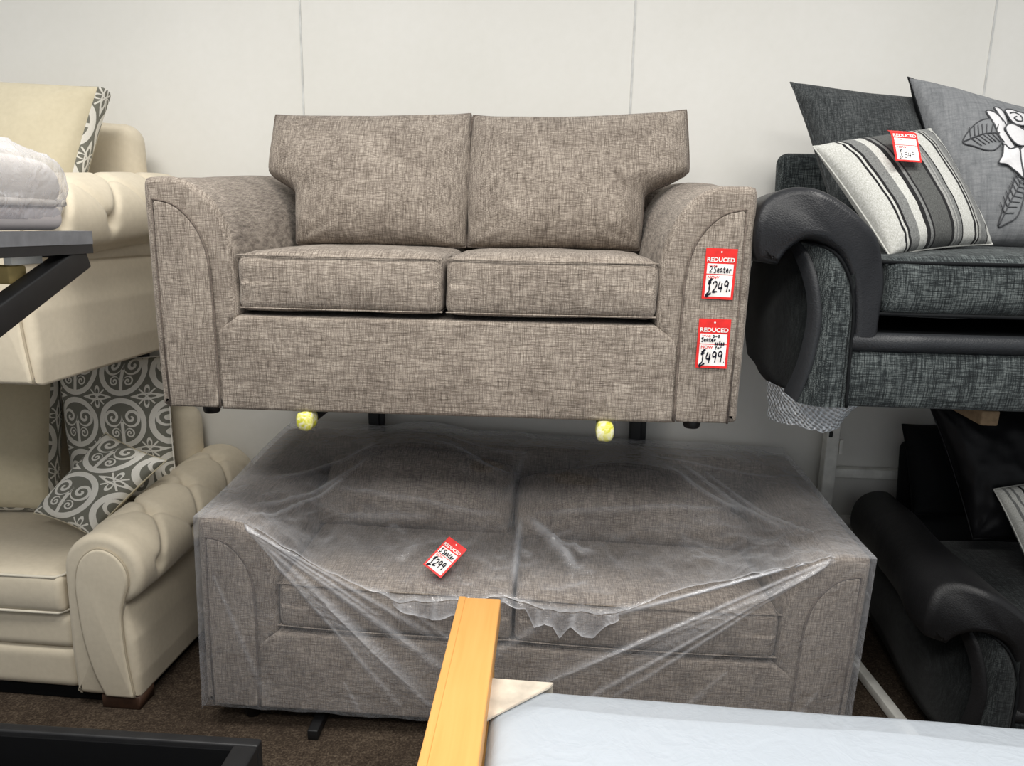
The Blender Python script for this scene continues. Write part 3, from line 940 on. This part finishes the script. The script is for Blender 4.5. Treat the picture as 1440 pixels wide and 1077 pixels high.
# ------------------------------------------------------------------ black / charcoal sofas
def black_sofa(label, loc, rot=(0,0,0), W=2.1, D=.94, dim=False):
    """local x=0 at the left end of the front rail, y=0 front, z=0 bottom"""
    t = thing('corner_sofa' if False else 'sofa', label, 'sofa', loc, rot)
    fabm, lea, strip = (M['charcoal_shaded'], M['leather_shaded'], M['leather_shaded']) if dim else (M['charcoal'], M['leather'], M['leather_strip'])
    for mir in (0, 1):
        fx = (lambda x: x) if mir == 0 else (lambda x: W-x)
        def taper(v, i=0, fx=fx):
            x, y, z = v
            return (fx(x + .085*smooth01(y/.9)*1.0), y, z)
        # fabric body of the arm (rounded front outer corner in plan)
        body = []
        plan = [(.0,.0),(-.045,.03),(-.075,.075),(-.10,.13),(-.115,.22),(-.105,.40),(-.07,.62),(-.04,.84),(.03,.86),(.03,.4)]
        zs = [0,.06,.12,.2,.28,.34,.39,.43]
        bul = [0,.012,.02,.028,.02,.01,0,-.02]
        pl = [np.array(p) for p in resample(catmull(plan, 5, True), 70)]
        c = np.mean(pl, axis=0)
        V = []; F = []; n = len(pl)
        for z, b in zip(zs, bul):
            for p in pl:
                d = p-c; d = d/np.linalg.norm(d)
                w = 1 if p[0] < -.02 else 0
                zz = z + (.0 if z > .3 else .0)
                V.append((fx(p[0]-b*w*(1 if p[1] > .05 else .3)), p[1], zz+.012*(1-z/.43)*smooth01(-p[0]/.1)*0))
        for k in range(len(zs)-1):
            for i in range(n):
                j = (i+1)%n; F.append((k*n+i, k*n+j, (k+1)*n+j, (k+1)*n+i))
        F.append(tuple(range(n))[::-1]); F.append(tuple((len(zs)-1)*n+i for i in range(n)))
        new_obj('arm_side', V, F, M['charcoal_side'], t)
        # front fabric panel (crescent to arch)
        def surf(x, z):
            """depth of the rounded front at x,z"""
            return -.012 + (.09*((-x-.05)/.09)**2 if x < -.05 else 0)
        right = [(.004,.0),(.0,.10),(-.002,.20),(-.004,.245),(-.018,.32),(-.05,.38),(-.085,.41),(-.133,.425)]
        left = [(-.110,.0),(-.088,.10),(-.078,.20),(-.080,.25),(-.092,.32),(-.110,.38),(-.133,.425)]
        r_ = resample(catmull(right, 6), 30, False); l_ = resample(catmull(left, 6), 30, False)
        V = []; F = []; K = 9
        for a, b in zip(l_, r_):
            for k in range(K):
                f = k/(K-1); x = a[0]*(1-f)+b[0]*f; z = a[1]*(1-f)+b[1]*f
                V.append((fx(x), surf(x,z)-.010*(1-(2*f-1)**4), z))
        for j in range(29):
            for k in range(K-1): F.append((j*K+k, j*K+k+1, (j+1)*K+k+1, (j+1)*K+k))
        new_obj('arm_panel', V, F, fabm, t)
        tube('arm_piping', [(fx(p[0]), surf(p[0],p[1])-.006, p[1]) for p in r_], .004, M['black_cloth'], t, seg=6)
        # leather crescent strip
        l2 = resample(catmull([(-.135,.02),(-.118,.10),(-.108,.2),(-.110,.27),(-.125,.34),(-.150,.415)], 6), 30, False)
        V = []; F = []; K = 5
        for a, b in zip(l2, l_):
            for k in range(K):
                f = k/(K-1); x = a[0]*(1-f)+b[0]*f; z = a[1]*(1-f)+b[1]*f
                V.append((fx(x), surf(x,z)-.012*(1-(2*f-1)**2)-.004, z))
        for j in range(29):
            for k in range(K-1): F.append((j*K+k, j*K+k+1, (j+1)*K+k+1, (j+1)*K+k))
        new_obj('leather_strip', V, F, strip, t)
        # big leather roll, C-shaped round the panel
        O = [(.066,.165),(.066,.25),(.068,.32),(.057,.375),(.032,.435),(-.01,.478),(-.06,.518),(-.12,.548),(-.185,.553),(-.235,.525),(-.258,.475),(-.257,.415),(-.240,.372)]
        I = [(.0,.165),(-.004,.245),(-.018,.322),(-.050,.382),(-.086,.412),(-.125,.427),(-.15,.425),(-.170,.408),(-.182,.388),(-.190,.365)]
        Pr = np.concatenate([resample(catmull(O, 6), 60, False), resample(catmull(I, 6), 60, False)[::-1]])
        def fr(v, i, fx=fx):
            x, y, z = v
            k = .008*noise.noise((x*5, y*5, z*5))
            kk = smooth01((z-.2)/.2)
            # front swells and rounds off; sides pull in toward the back
            sw = -.02*math.exp(-((z-.46)/.07)**2)*smooth01(1-y/.15)
            w = smooth01((-x-.12)/.12)
            x2 = x + .10*smooth01(y/.9)*smooth01((-x)/.15)
            y2 = y + sw + .06*w*smooth01(1-y/.3)
            return (fx(x2+k*kk), y2, z+k*kk-.02*smooth01((y-.5)/.4)*kk)
        prism('arm_roll', Pr, -.02, .85, .022, lea, t, ny=30, seg=6, fn=fr, caps='band')
        # stitched crease round the front of the roll
    # front rail: fabric band, leather pipe above
    def fr(w, p):
        x, y, z = w
        if p[1] < 0: y -= .012*(1-p[2]**2)
        return (x, y, z)
    rbox('front_band', .0, W, -.010, .6, .0, .150, .012, fabm, t, n=8, fn=fr)
    V = [(x, 0, 0) for x in (0,)]
    pr = [(.02*cos(a)*1.2+.012, .022*sin(a)) for a in np.linspace(0, 2*pi, 17)[:-1]]
    tube('leather_rail', [(x, .0, .172) for x in np.linspace(.0, W, 12)], .025, strip, t, seg=14)
    rbox('seat_deck', .0, W, .01, .7, .14, .195, .01, M['black_cloth'], t, n=2)
    for k, (a, b) in enumerate(((.070, W/2-.003), (W/2+.003, W-.070))):
        def fs(w, p, k=k):
            x, y, z = w
            if p[2] > 0: z += .030*p[2]*(1-p[0]**4)*(1-.6*p[1]**2)
            if p[1] < 0: y -= .020*(1-p[2]**2)*(1-.5*p[0]**4)
            return (x, y, z+.003*noise.noise((x*6, y*6, k)))
        s = rbox('seat_cushion', a, b, .0, D-.2, .236, .385, .035, fabm, t, n=12, fn=fs)
        for z in (.376, .245):
            tube('piping', catmull([(a+.006,.4,z),(a+.006,.05,z),(a+.03,.006,z),((a+b)/2,-.012,z),(b-.03,.006,z),(b-.006,.05,z),(b-.006,.4,z)], 5), .005, M['black_cloth'], s, seg=6)
    def fb(w, p):
        x, y, z = w
        return (x, y+.05*p[2], z)
    rbox('back_frame', .02, W-.02, D-.13, D-.05, .02, .725, .04, fabm if not dim else M['black_cloth'], t, n=8, seg=5, fn=fb)  # black cloth replaces charcoal to put shade into the lower sofa
    if not dim or True:
        for (x, y) in ((.06,.08),(W-.06,.08),(.06,D-.14),(W-.06,D-.14)):
            h = .0 if not dim else .08
            if h: bev_box('foot', x-.03, x+.03, y-.03, y+.03, -h, .01, M['foot_black'], t)
    return t
black_sofa('charcoal fabric sofa with black leather arms raised on the white rack', (.758, -1.020, 1.147))
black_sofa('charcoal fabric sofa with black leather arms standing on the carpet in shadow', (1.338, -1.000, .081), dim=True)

cushion('scatter_cushion', 'plain charcoal cushion leaning behind the striped one on the raised dark sofa',
    [(.745,-.32,2.078),(1.20,-.30,2.035),(1.20,-.52,1.56),(.87,-.56,1.60)], .17, M['charcoal_cushion'], ear=.075, seed=1, back=.9)
rose, rS, rfront = cushion('scatter_cushion', 'grey cushion with a pale appliqué rose on the raised dark sofa',
    [(1.095,-.38,2.085),(1.64,-.34,1.95),(1.54,-.60,1.545),(1.20,-.60,1.550)], .20, M['rose_grey'], ear=.05, seed=12, back=.9, backmat=M['black_cloth'])
rose['label'] = 'grey cushion with a pale sewn-on rose, on the raised dark sofa'
cushion('scatter_cushion', 'black grey and white striped cushion with a red price tag, raised dark sofa',
    [(.718,-.70,1.835),(1.085,-.60,1.900),(1.200,-.80,1.570),(.885,-.90,1.535)], .15, M['stripe'], ear=.045, seed=5, n=44, wr=.003)
cushion('scatter_cushion', 'black satin cushion with crumpled face on the shadowed lower dark sofa',
    [(1.325,-.30,1.03),(1.80,-.30,1.05),(1.78,-.50,.545),(1.475,-.46,.555)], .18, M['black_satin'], ear=.06, seed=8, wr=.012)
cushion('scatter_cushion', 'dull black cushion behind the satin one on the lower dark sofa',
    [(1.335,-.14,.88),(1.62,-.14,.90),(1.62,-.26,.55),(1.36,-.26,.56)], .12, M['black_cloth'], ear=.05, seed=3)
cushion('scatter_cushion', 'pale striped cushion at the right edge on the lower dark sofa',
    [(1.475,-.53,.765),(1.86,-.48,.85),(1.90,-.62,.52),(1.575,-.66,.50)], .13, M['stripe2'], ear=.04, seed=15, n=40)

# rose applique on the cushion front
SH = np.array((-.065,-.115))
def applique(name, poly, mat, parent, off=.003, ring_mat=None, lw=.010):
    pts = catmull([np.array(p) for p in poly], 5, True); pts = [p+SH for p in pts]
    c = np.mean(pts, axis=0); V = []; F = []; n = len(pts); K = 6
    for k in range(K):
        f = k/(K-1)
        for p in pts:
            q = c+(p-c)*f; V.append(rfront(q[0], q[1], off+.004*(1-f*f)))
    for k in range(K-1):
        for i in range(n):
            j = (i+1)%n
            if k == 0: F.append((i, n+i, n+j)) if False else F.append((k*n+i, (k+1)*n+i, (k+1)*n+j, k*n+j))
            else: F.append((k*n+i, (k+1)*n+i, (k+1)*n+j, k*n+j))
    o = new_obj(name, V, F, mat, parent)
    tube('outline', [rfront(p[0], p[1], off+.001) for p in pts], .0021, M['rose_line'], o, closed=True, seg=5)
    return o
PET = dict(
 B=[(0.434,0.937),(0.473,0.945),(0.49,0.898),(0.491,0.832),(0.461,0.799),(0.449,0.871)],
 A=[(0.371,0.896),(0.406,0.901),(0.445,0.873),(0.472,0.813),(0.454,0.781),(0.46,0.743),(0.504,0.675),(0.481,0.649),(0.44,0.652),(0.414,0.691),(0.401,0.752),(0.391,0.83),(0.372,0.875)],
 G=[(0.66,0.921),(0.712,0.909),(0.724,0.812),(0.665,0.663),(0.612,0.698),(0.623,0.778),(0.613,0.838)],
 F=[(0.538,0.657),(0.606,0.689),(0.654,0.646),(0.657,0.532),(0.588,0.462),(0.538,0.469),(0.528,0.587)],
 E=[(0.422,0.667),(0.46,0.644),(0.523,0.66),(0.526,0.586),(0.535,0.466),(0.486,0.497),(0.427,0.538),(0.366,0.545),(0.398,0.597)],
 C=[(0.49,0.925),(0.532,0.945),(0.573,0.946),(0.628,0.945),(0.653,0.91),(0.608,0.843),(0.56,0.825),(0.519,0.834),(0.494,0.879)],
 D=[(0.455,0.787),(0.498,0.821),(0.559,0.806),(0.613,0.775),(0.597,0.7),(0.547,0.673),(0.504,0.682),(0.46,0.743)])
for k, key in enumerate('BAGFECD'):
    applique('petal', PET[key], M['petal'], rose, .002+.0012*k)
tube('petal_line', [rfront(u+SH[0], v+SH[1], .012) for u, v in catmull([(.51,.90),(.545,.915),(.58,.90),(.585,.865),(.55,.852),(.53,.87),(.55,.885)], 5)], .0022, M['rose_line'], rose, seg=5)
LEAF = dict(L1=([(0.184,0.678),(0.253,0.768),(0.331,0.827),(0.397,0.838),(0.403,0.753),(0.419,0.693),(0.367,0.635),(0.315,0.629),(0.246,0.65)], [(0.184,0.678),(0.255,0.707),(0.328,0.732),(0.41,0.742)]),
            L2=([(0.368,0.195),(0.399,0.301),(0.456,0.419),(0.488,0.471),(0.536,0.453),(0.548,0.373),(0.506,0.246),(0.431,0.207)], [(0.368,0.195),(0.419,0.29),(0.473,0.375),(0.518,0.45)]))
for key in LEAF:
    poly, vein = LEAF[key]
    lf = applique('leaf', poly, M['leaf'], rose, .002)
    tube('vein', [rfront(u+SH[0], v+SH[1], .008) for u, v in catmull(vein, 6)], .0017, M['rose_line'], lf, seg=5)
    vv = [q+SH for q in catmull(vein, 6)]; pp = [np.array(p) for p in poly]
    for k in range(4, len(vv)-2, 2):
        p = vv[k]; d = vv[k+1]-vv[k-1]; d = d/np.linalg.norm(d); nrm_ = np.array([-d[1], d[0]])
        for s in (-1, 1):
            q = p+(nrm_*s*.062+d*.035)
            tube('vein', [rfront(*(p*(1-f)+q*f), .007) for f in (0,.33,.66,1)], .0014, M['rose_line'], lf, seg=4)

# ------------------------------------------------------------------ price tags
def text_mesh(body, size, bold=.0):
    cu = bpy.data.curves.new('txt', 'FONT'); cu.body = body; cu.size = 1.0; cu.offset = bold; cu.fill_mode = 'FRONT'
    ob = bpy.data.objects.new('txt', cu); COL.objects.link(ob)
    dg = bpy.context.evaluated_depsgraph_get(); dg.update()
    me = bpy.data.meshes.new_from_object(ob.evaluated_get(dg))
    V = [v.co.copy() for v in me.vertices]; F = [tuple(p.vertices) for p in me.polygons]
    bpy.data.objects.remove(ob); bpy.data.curves.remove(cu); bpy.data.meshes.remove(me)
    x0 = min(v.x for v in V); x1 = max(v.x for v in V); y0 = min(v.y for v in V); y1 = max(v.y for v in V)
    return [((v.x-x0)/(x1-x0), (v.y-y0)/(y1-y0)) for v in V], F

GL = {  # handwritten strokes in a unit box
 '£': [[(.95,.98),(.75,1.05),(.6,.9),(.6,.5),(.55,.2),(.1,-.05),(.3,-.1),(.7,.05),(.95,.1)], [(.3,.72),(.85,.82)], [(.35,.86),(.8,.95)]],
 '2': [[(.1,.75),(.3,.98),(.75,.95),(.8,.7),(.45,.3),(.1,.05),(.5,.08),(.95,.12)]],
 '3': [[(.15,.95),(.75,.95),(.45,.6),(.8,.4),(.7,.08),(.15,.05)]],
 '4': [[(.35,1.0),(.1,.4),(.9,.42)], [(.75,.85),(.62,.0)]],
 '9': [[(.85,.8),(.55,1.0),(.2,.8),(.3,.55),(.7,.6),(.85,.85),(.75,.4),(.65,.0)]],
 '5': [[(.85,1),(.3,.95),(.2,.55),(.7,.6),(.8,.25),(.5,.02),(.1,.1)]],
 '.': [[(.1,.02),(.35,.06)]], '-': [[(.0,.4),(.6,.42)]],
 '+': [[(.1,.5),(.9,.5)], [(.5,.85),(.5,.15)]],
 'S': [[(.9,.9),(.5,1.0),(.15,.75),(.6,.5),(.75,.2),(.4,.0),(.05,.1)]],
 'e': [[(.1,.3),(.7,.35),(.6,.6),(.25,.55),(.15,.2),(.45,.02),(.9,.15)]],
 'a': [[(.8,.55),(.35,.6),(.15,.25),(.4,.02),(.75,.4),(.8,.05),(1.0,.12)]],
 't': [[(.45,1.0),(.4,.2),(.6,.02),(.9,.15)], [(.1,.65),(.85,.7)]],
 'r': [[(.2,.6),(.25,.05)], [(.25,.4),(.55,.62),(.9,.55)]],
 'f': [[(.9,.9),(.6,1.0),(.5,.7),(.45,-.2)], [(.2,.55),(.85,.6)]],
 'o': [[(.5,.6),(.15,.35),(.4,.02),(.8,.25),(.55,.6)]],
 's': [[(.8,.55),(.4,.6),(.3,.4),(.7,.25),(.5,.0),(.15,.08)]],
}
def hand(body, x, y, w, h, lw):
    """ribbon strokes filling a box; returns verts (2d), faces"""
    V = []; F = []; n = len(body); adv = w/n
    for k, ch in enumerate(body):
        for st in GL.get(ch, []):
            P = catmull([np.array((x+adv*(k+p[0]*.95), y+h*p[1]+h*.03*((k*37)%5-2))) for p in st], 5)
            base = len(V)
            for i, p in enumerate(P):
                a = P[max(0,i-1)]; b = P[min(len(P)-1,i+1)]; d = b-a; L = np.linalg.norm(d); d = d/L if L > 0 else np.array([1,0])
                nn = np.array([-d[1], d[0]])*lw*.5*(1+.25*sin(i*.9+k))
                V.append(p+nn); V.append(p-nn)
            for i in range(len(P)-1): F.append((base+2*i, base+2*i+1, base+2*i+3, base+2*i+2))
    return V, F

def price_tag(label, TL, TR, BR, BL, spec, lean=None, bend=0.0, group=None):
    TL, TR, BR, BL = (np.array(p, float) for p in (TL, TR, BR, BL))
    c = (TL+TR+BR+BL)/4
    X_ = ((TR+BR)-(TL+BL))/2; Y_ = ((TL+TR)-(BL+BR))/2
    w, h = np.linalg.norm(X_), np.linalg.norm(Y_)
    xh = X_/w; yh = Y_-xh*(Y_@xh); yh /= np.linalg.norm(yh); zh = np.cross(xh, yh)
    t = thing('price_tag', label, 'price tag', group='red reduced price tags')
    m = Matrix(((xh[0],yh[0],zh[0],c[0]),(xh[1],yh[1],zh[1],c[1]),(xh[2],yh[2],zh[2],c[2]),(0,0,0,1)))
    t.matrix_world = m; t.location = m.translation; t.rotation_euler = m.to_euler()
    def L3(u, v, d):  # tag units 0..1
        y = (v-.5)*h; zz = d
        if bend and v > .8:
            zz -= bend*((v-.8)/.2)**2
        return ((u-.5)*w, y, zz)
    th = .0012
    V = []; F = []; K = 10
    for d in (th, 0):
        for j in range(K+1):
            for i in range(2): V.append(L3(i, j/K, d))
    for j in range(K):
        a = j*2; b = (K+1)*2+j*2
        F += [(a,a+1,a+3,a+2), (b,b+2,b+3,b+1), (a,a+2,b+2,b), (a+1,b+1,b+3,a+3)]
    F += [(0,(K+1)*2,(K+1)*2+1,1), (K*2,K*2+1,(K+1)*2+K*2+1,(K+1)*2+K*2)]
    new_obj('card', V, F, M['red_card'], t, smooth=False)
    def quad(name, u0,u1,v0,v1, mat, d=th+.0004):
        return new_obj(name, [L3(u0,v0,d),L3(u1,v0,d),L3(u1,v1,d),L3(u0,v1,d)], [(0,1,2,3)], mat, t, smooth=False)
    quad('white_panel', .08,.92,.50,.70, M['white_card']); quad('white_panel', .08,.92,.05,.48, M['white_card'])
    # punched hole
    V = [L3(.5+.03*cos(a), .93+.018*sin(a), th+.0004) for a in np.linspace(0,2*pi,13)[:-1]]
    new_obj('hole', V, [tuple(range(12))], M['white_card'], t, smooth=False)
    def txt(name, body, u0,u1,v0,v1, mat, bold):
        V2, F2 = text_mesh(body, 1, bold)
        new_obj(name, [L3(u0+(u1-u0)*a, v0+(v1-v0)*b, th+.0009) for a, b in V2], F2, mat, t, smooth=False)
    txt('printed_word', 'REDUCED', .06,.94,.735,.825, M['white_card'], .03)
    txt('printed_word', spec.get('mid','NOW'), .13,.50,.40,.46, M['red_card'], .02)
    if spec.get('was', True): txt('printed_word', 'WAS', .13,.40,.635,.675, M['red_card'], .015)
    for (body, u, v, ww, hh, lw) in spec['hand']:
        V2, F2 = hand(body, u, v, ww, hh, lw)
        new_obj('handwriting', [L3(a[0], a[1], th+.0013) for a in V2], F2, M['ink'], t, smooth=False)
    return t
def U_pt(x, y, z):
    c_, s_ = cos(U_RZ), sin(U_RZ)
    return (U_ORG[0]+x*c_-y*s_, U_ORG[1]+x*s_+y*c_, U_ORG[2]+z)
yt = -.0135
price_tag('red and white tag priced £249, upper of two on the raised taupe sofa arm', U_pt(1.497,yt,.477), U_pt(1.577,yt,.475), U_pt(1.569,yt,.344), U_pt(1.487,yt,.346),
    dict(hand=[('2', .16,.53,.10,.12,.022), ('Seater', .30,.53,.58,.12,.024), ('£', .10,.10,.20,.30,.042), ('249', .30,.14,.54,.22,.034), ('-', .84,.15,.08,.1,.03)]))
price_tag('red and white tag priced £499, lower of two on the raised taupe sofa arm', U_pt(1.488,yt,.293), U_pt(1.570,yt,.292), U_pt(1.573,yt,.160), U_pt(1.487,yt,.161),
    dict(hand=[('3+2', .46,.63,.24,.045,.016), ('Seater', .12,.545,.46,.08,.026), ('sofas', .54,.48,.32,.07,.026), ('for', .56,.40,.22,.06,.02), ('£', .08,.08,.22,.30,.036), ('499', .30,.12,.54,.22,.036), ('.', .86,.13,.08,.1,.03)]))
price_tag('red and white tag priced £299, lying on the plastic over the wrapped sofa seat', (-.3170,-.812,.635), (-.2580,-.850,.612), (-.3245,-.925,.548), (-.3880,-.885,.572),
    dict(mid='NOW', hand=[('3', .12,.53,.12,.13,.03), ('Seater', .30,.53,.58,.13,.03), ('£', .10,.10,.20,.28,.045), ('299', .30,.14,.52,.22,.04), ('.', .86,.14,.08,.1,.03)]))
price_tag('red and white tag with a faint thin price, on the striped cushion', (.878,-.79,1.876), (.955,-.775,1.874), (.985,-.815,1.785), (.910,-.83,1.787),
    dict(hand=[('£', .14,.12,.18,.24,.014), ('549', .36,.12,.42,.16,.014), ('-', .82,.14,.1,.1,.012)]), bend=.012)

# ------------------------------------------------------------------ bubble wrap under the raised dark sofa's arm
def bubble():
    t_pts = [(.628,-.76),(.640,-.85),(.660,-.915),(.690,-.965),(.730,-1.005),(.775,-1.035),(.82,-1.02)]
    b_pts = [(.640,-.78,1.045),(.660,-.85,1.05),(.685,-.90,1.058),(.715,-.93,1.055),(.755,-.93,1.048),(.79,-.92,1.055),(.83,-.94,1.14)]
    n = 60; K = 24; V = []; F = []; UV = []
    T = resample([(x, y, 1.160) for x, y in t_pts], n, False); Bq = resample(b_pts, n, False)
    for i in range(n):
        for k in range(K):
            f = k/(K-1); p = T[i]*(1-f)+Bq[i]*f
            q = p + np.array([0, -.012*sin(pi*f), 0]) + .006*np.array([noise.noise((i*.15, f*4, 1)), noise.noise((i*.15, f*4, 5)), 0])
            if f > .9: q[2] += .008*noise.noise((i*.3, 2, 2))
            V.append(q); UV.append((i/n, f*.5))
    for i in range(n-1):
        for k in range(K-1): F.append((i*K+k, (i+1)*K+k, (i+1)*K+k+1, i*K+k+1))
    tag(new_obj('bubble_wrap', V, F, M['bubble'], None, uvs=UV), 'bubble wrap taped under the arm of the raised dark sofa', 'bubble wrap')
bubble()

# ------------------------------------------------------------------ foreground
def tray_frame():
    t = thing('bed_frame', 'low black open box frame at the bottom left corner', 'bed frame', (-.72,-1.35,0))
    m = M['black_frame']
    W_, L = 1.5, .84
    rbox('end_rail', -W_, 0, -.030, 0, 0, .30, .006, m, t, n=2)
    rbox('side_rail', -.062, 0, -L, -.030, 0, .30, .006, m, t, n=2)
    rbox('side_rail', -W_, -W_+.062, -L, -.030, 0, .30, .006, m, t, n=2)
    rbox('end_rail', -W_, 0, -L-.03, -L, 0, .30, .006, m, t, n=2)
    rbox('lining', -W_+.06, -.06, -L, -.03, .02, .04, .004, M['black_in'], t, n=2)
    rbox('lining', -W_+.06, -.062, -.036, -.030, .04, .288, .002, M['black_in'], t, n=2)
    return t
tray_frame()

def plank():
    t = thing('wooden_bed_rail', 'orange-brown timber rail pointing at the wrapped sofa, beside the white mattress', 'bed rail', (-.175,-1.235,0), (0,0,.012))
    rbox('rail', -.054, .054, -1.15, 0, .60, .66, .005, M['timber'], t, n=3)
    rbox('lip', -.054, -.036, -1.15, -.0, .655, .6625, .003, M['timber'], t, n=2)
    for y in (-.10, -1.05):
        rbox('leg', -.045, .045, y-.03, y+.03, 0, .605, .005, M['timber'], t, n=2)
    return t
plank()

def mattress():
    t = thing('wrapped_mattress', 'white mattress wrapped in milky plastic at the bottom right', 'mattress', (-.118,-1.515,0), (0,0,-.031))
    W_, L, H = 1.40, 1.30, .60
    def fn(w, p):
        x, y, z = w
        x += -.055*y
        if p[2] > .9: z += .006*noise.noise((x*4, y*4, .3)) - .012*smooth01((abs(p[1])-.8)/.2)
        if p[1] > .9: y += .010*noise.noise((x*3, z*3, 5))
        return (x, y, z)
    M['mattress'] = fabric('white_ticking', (200,207,213), 5, 30)
    rbox('mattress_body', .012, W_, -L, -.012, .02, H-.006, .035, M['mattress'], t, n=14, fn=fn)
    def fn2(w, p):
        x, y, z = w
        x += -.055*y
        k = .006*noise.noise((x*2.2, y*4, 2.3)) + .0012*noise.noise((x*9, y*9, 1.1))
        if p[2] > .9: z += k + .004
        else: y += k
        return (x, y, z)
    s = rbox('plastic_film', 0, W_+.01, -L-.01, 0, .0, H+.004, .03, M['film_bed'], t, n=60, fn=fn2)
    # cardboard corner protector
    V = [(-.006,.006,H+.012),(.135,.006,H+.011),(.128,-.012,H+.013),(.005,-.135,H+.013),(-.006,-.145,H+.010),
         (-.008,.010,H-.09),(.130,.010,H-.09),(-.010,-.140,H-.09)]
    F = [(0,1,2,3,4),(0,5,6,1),(0,4,7,5)]
    o = new_obj('cardboard_corner', V, F, M['cardboard'], t, smooth=False)
    md = o.modifiers.new('thick', 'SOLIDIFY'); md.thickness = .004; md.offset = 1
    return t
mattress()

def bench():
    t = thing('black_stool_frame', 'black angled metal frame with grey top bar at the left edge', 'stool', (-.815,-1.70,1.56))
    m = M['black_frame']
    # long bar toward the camera, grey on its upper face
    Lb = .62
    V, F = box_vf(-.03, 0, -Lb, 0, -.026, -.010); new_obj('side_bar', V, F, m, t, smooth=False)
    V, F = box_vf(-.03, .001, -Lb, 0, -.010, .012); new_obj('top_bar', V, F, M['grey_top'], t, smooth=False)
    V, F = box_vf(-.52, -.49, -Lb, 0, -.034, .012); new_obj('side_bar', V, F, m, t, smooth=False)
    V, F = box_vf(-.49, -.03, -.03, 0, -.034, .0); new_obj('cross_bar', V, F, m, t, smooth=False)
    V, F = box_vf(-.49, -.03, -Lb, -Lb+.03, -.034, .0); new_obj('cross_bar', V, F, m, t, smooth=False)
    for x in (-.018, -.505):
        square_tube('leg', (x,-.012,-.030), (x,-.60,-.265), .032, M['black_metal'], t, .042)
        square_tube('leg', (x,-.60,-.030), (x,-.05,-.265), .030, M['black_metal'], t, .026) if x < -.1 else None
    square_tube('timber_slat', (-.48,-.135,-.056), (-.040,-.135,-.056), .04, M['slat_wood'], t, .028)
    square_tube('batten', (-.036,-.09,-.033), (-.036,-.16,-.033), .014, M['white_metal'], t, .014)
    bev_box('seat_underside', -.49, -.03, -Lb+.03, -.03, -.022, -.004, M['mattress'], t)
    return t
bench()
def stool_cushion():
    t = thing('seat_pad', 'white seat pad in shiny plastic on the black frame at the left edge', 'seat pad', (-.815,-1.70,1.573))
    def fn(w, p):
        x, y, z = w
        if p[2] > 0: z += .022*p[2]*(1-p[0]**2*.6)*(1-p[1]**2*.8)
        y += .006*noise.noise((x*9, z*20, 2)); return (x, y, z)
    M['pad'] = fabric('white_pad', (196,189,180), 5, 40)
    M['pad_low'] = fabric('lilac_grey_pad', (170,164,164), 5, 40)
    rbox('pad_base', -.51, -.012, -.58, -.045, .0, .042, .018, M['pad_low'], t, n=8)
    rbox('pad', -.51, -.010, -.58, -.040, .036, .108, .030, M['pad'], t, n=10, fn=fn)
    ring = [(-.05,-.050,.044),(-.022,-.060,.044),(-.014,-.10,.044),(-.012,-.3,.044),(-.012,-.56,.044),(-.05,-.58,.044),(-.47,-.58,.044),(-.505,-.55,.044),(-.508,-.3,.044),(-.505,-.07,.044),(-.47,-.045,.044)]
    tube('piping', catmull(ring, 5, True), .006, M['pad'], t, closed=True, seg=7)
    def f2(w, p):
        x, y, z = w
        if p[2] > 0:
            z += .045*p[2]*(1-p[0]**2*.7)*(1-p[1]**2*.95)
        k = .010*noise.noise((x*14, y*14, z*14)) + .005*noise.noise((x*40, y*40, z*40))
        return (x+k, y+k, z+k)
    rbox('plastic_bag', -.525, .0, -.60, -.02, .0, .122, .05, M['film_white'], t, n=40, fn=f2)
    return t
stool_cushion()
# plinth that carries the stool, past the left edge of the picture
t = tag(bev_box('plinth', -1.55, -1.02, -2.72, -2.25, 0, 1.27, M['black_frame'], None, .01), 'dark plinth under the black stool frame, past the left edge', 'plinth')

# ------------------------------------------------------------------ light
w = bpy.data.worlds.new('World'); SC.world = w; w.use_nodes = True
bg = w.node_tree.nodes['Background']; bg.inputs[0].default_value = (.93,.96,1.0,1); bg.inputs[1].default_value = .52
def area(name, loc, size, sy, power, rot=(0,0,0), col=(1,.97,.92)):
    l = bpy.data.lights.new(name, 'AREA'); l.shape = 'RECTANGLE'; l.size = size; l.size_y = sy; l.energy = power; l.color = col
    o = bpy.data.objects.new(name, l); COL.objects.link(o); o.location = loc; o.rotation_euler = rot
    return o
area('overhead_light', (-1.2,-1.9,3.2), 1.2, .6, 42)
area('overhead_light', (1.0,-1.9,3.2), 1.2, .6, 42)
area('overhead_light', (-.1,-3.6,3.2), 2.4, .6, 84)  # fill added behind the camera to brighten low front surfaces

# ------------------------------------------------------------------ camera
yaw, pitch, roll, f = .0600, .2100, .0195, 1032.45
cy, sy = cos(yaw), sin(yaw); cp, sp = cos(pitch), sin(pitch); cr_, sr = cos(roll), sin(roll)
Fw = Vector((-sy*cp, cy*cp, -sp)); r = Vector((cy, sy, 0)); u = r.cross(Fw)
R2 = r*cr_+u*sr; U2 = -r*sr+u*cr_
cd = bpy.data.cameras.new('camera'); cam = bpy.data.objects.new('camera', cd); COL.objects.link(cam)
mw = Matrix((R2, U2, -Fw)).transposed().to_4x4(); mw.translation = Vector((0,-2.9572,1.5938))
cam.matrix_world = mw
cd.sensor_fit = 'HORIZONTAL'; cd.sensor_width = 36; cd.lens = f/1440*36; cd.clip_start = .05
SC.camera = cam
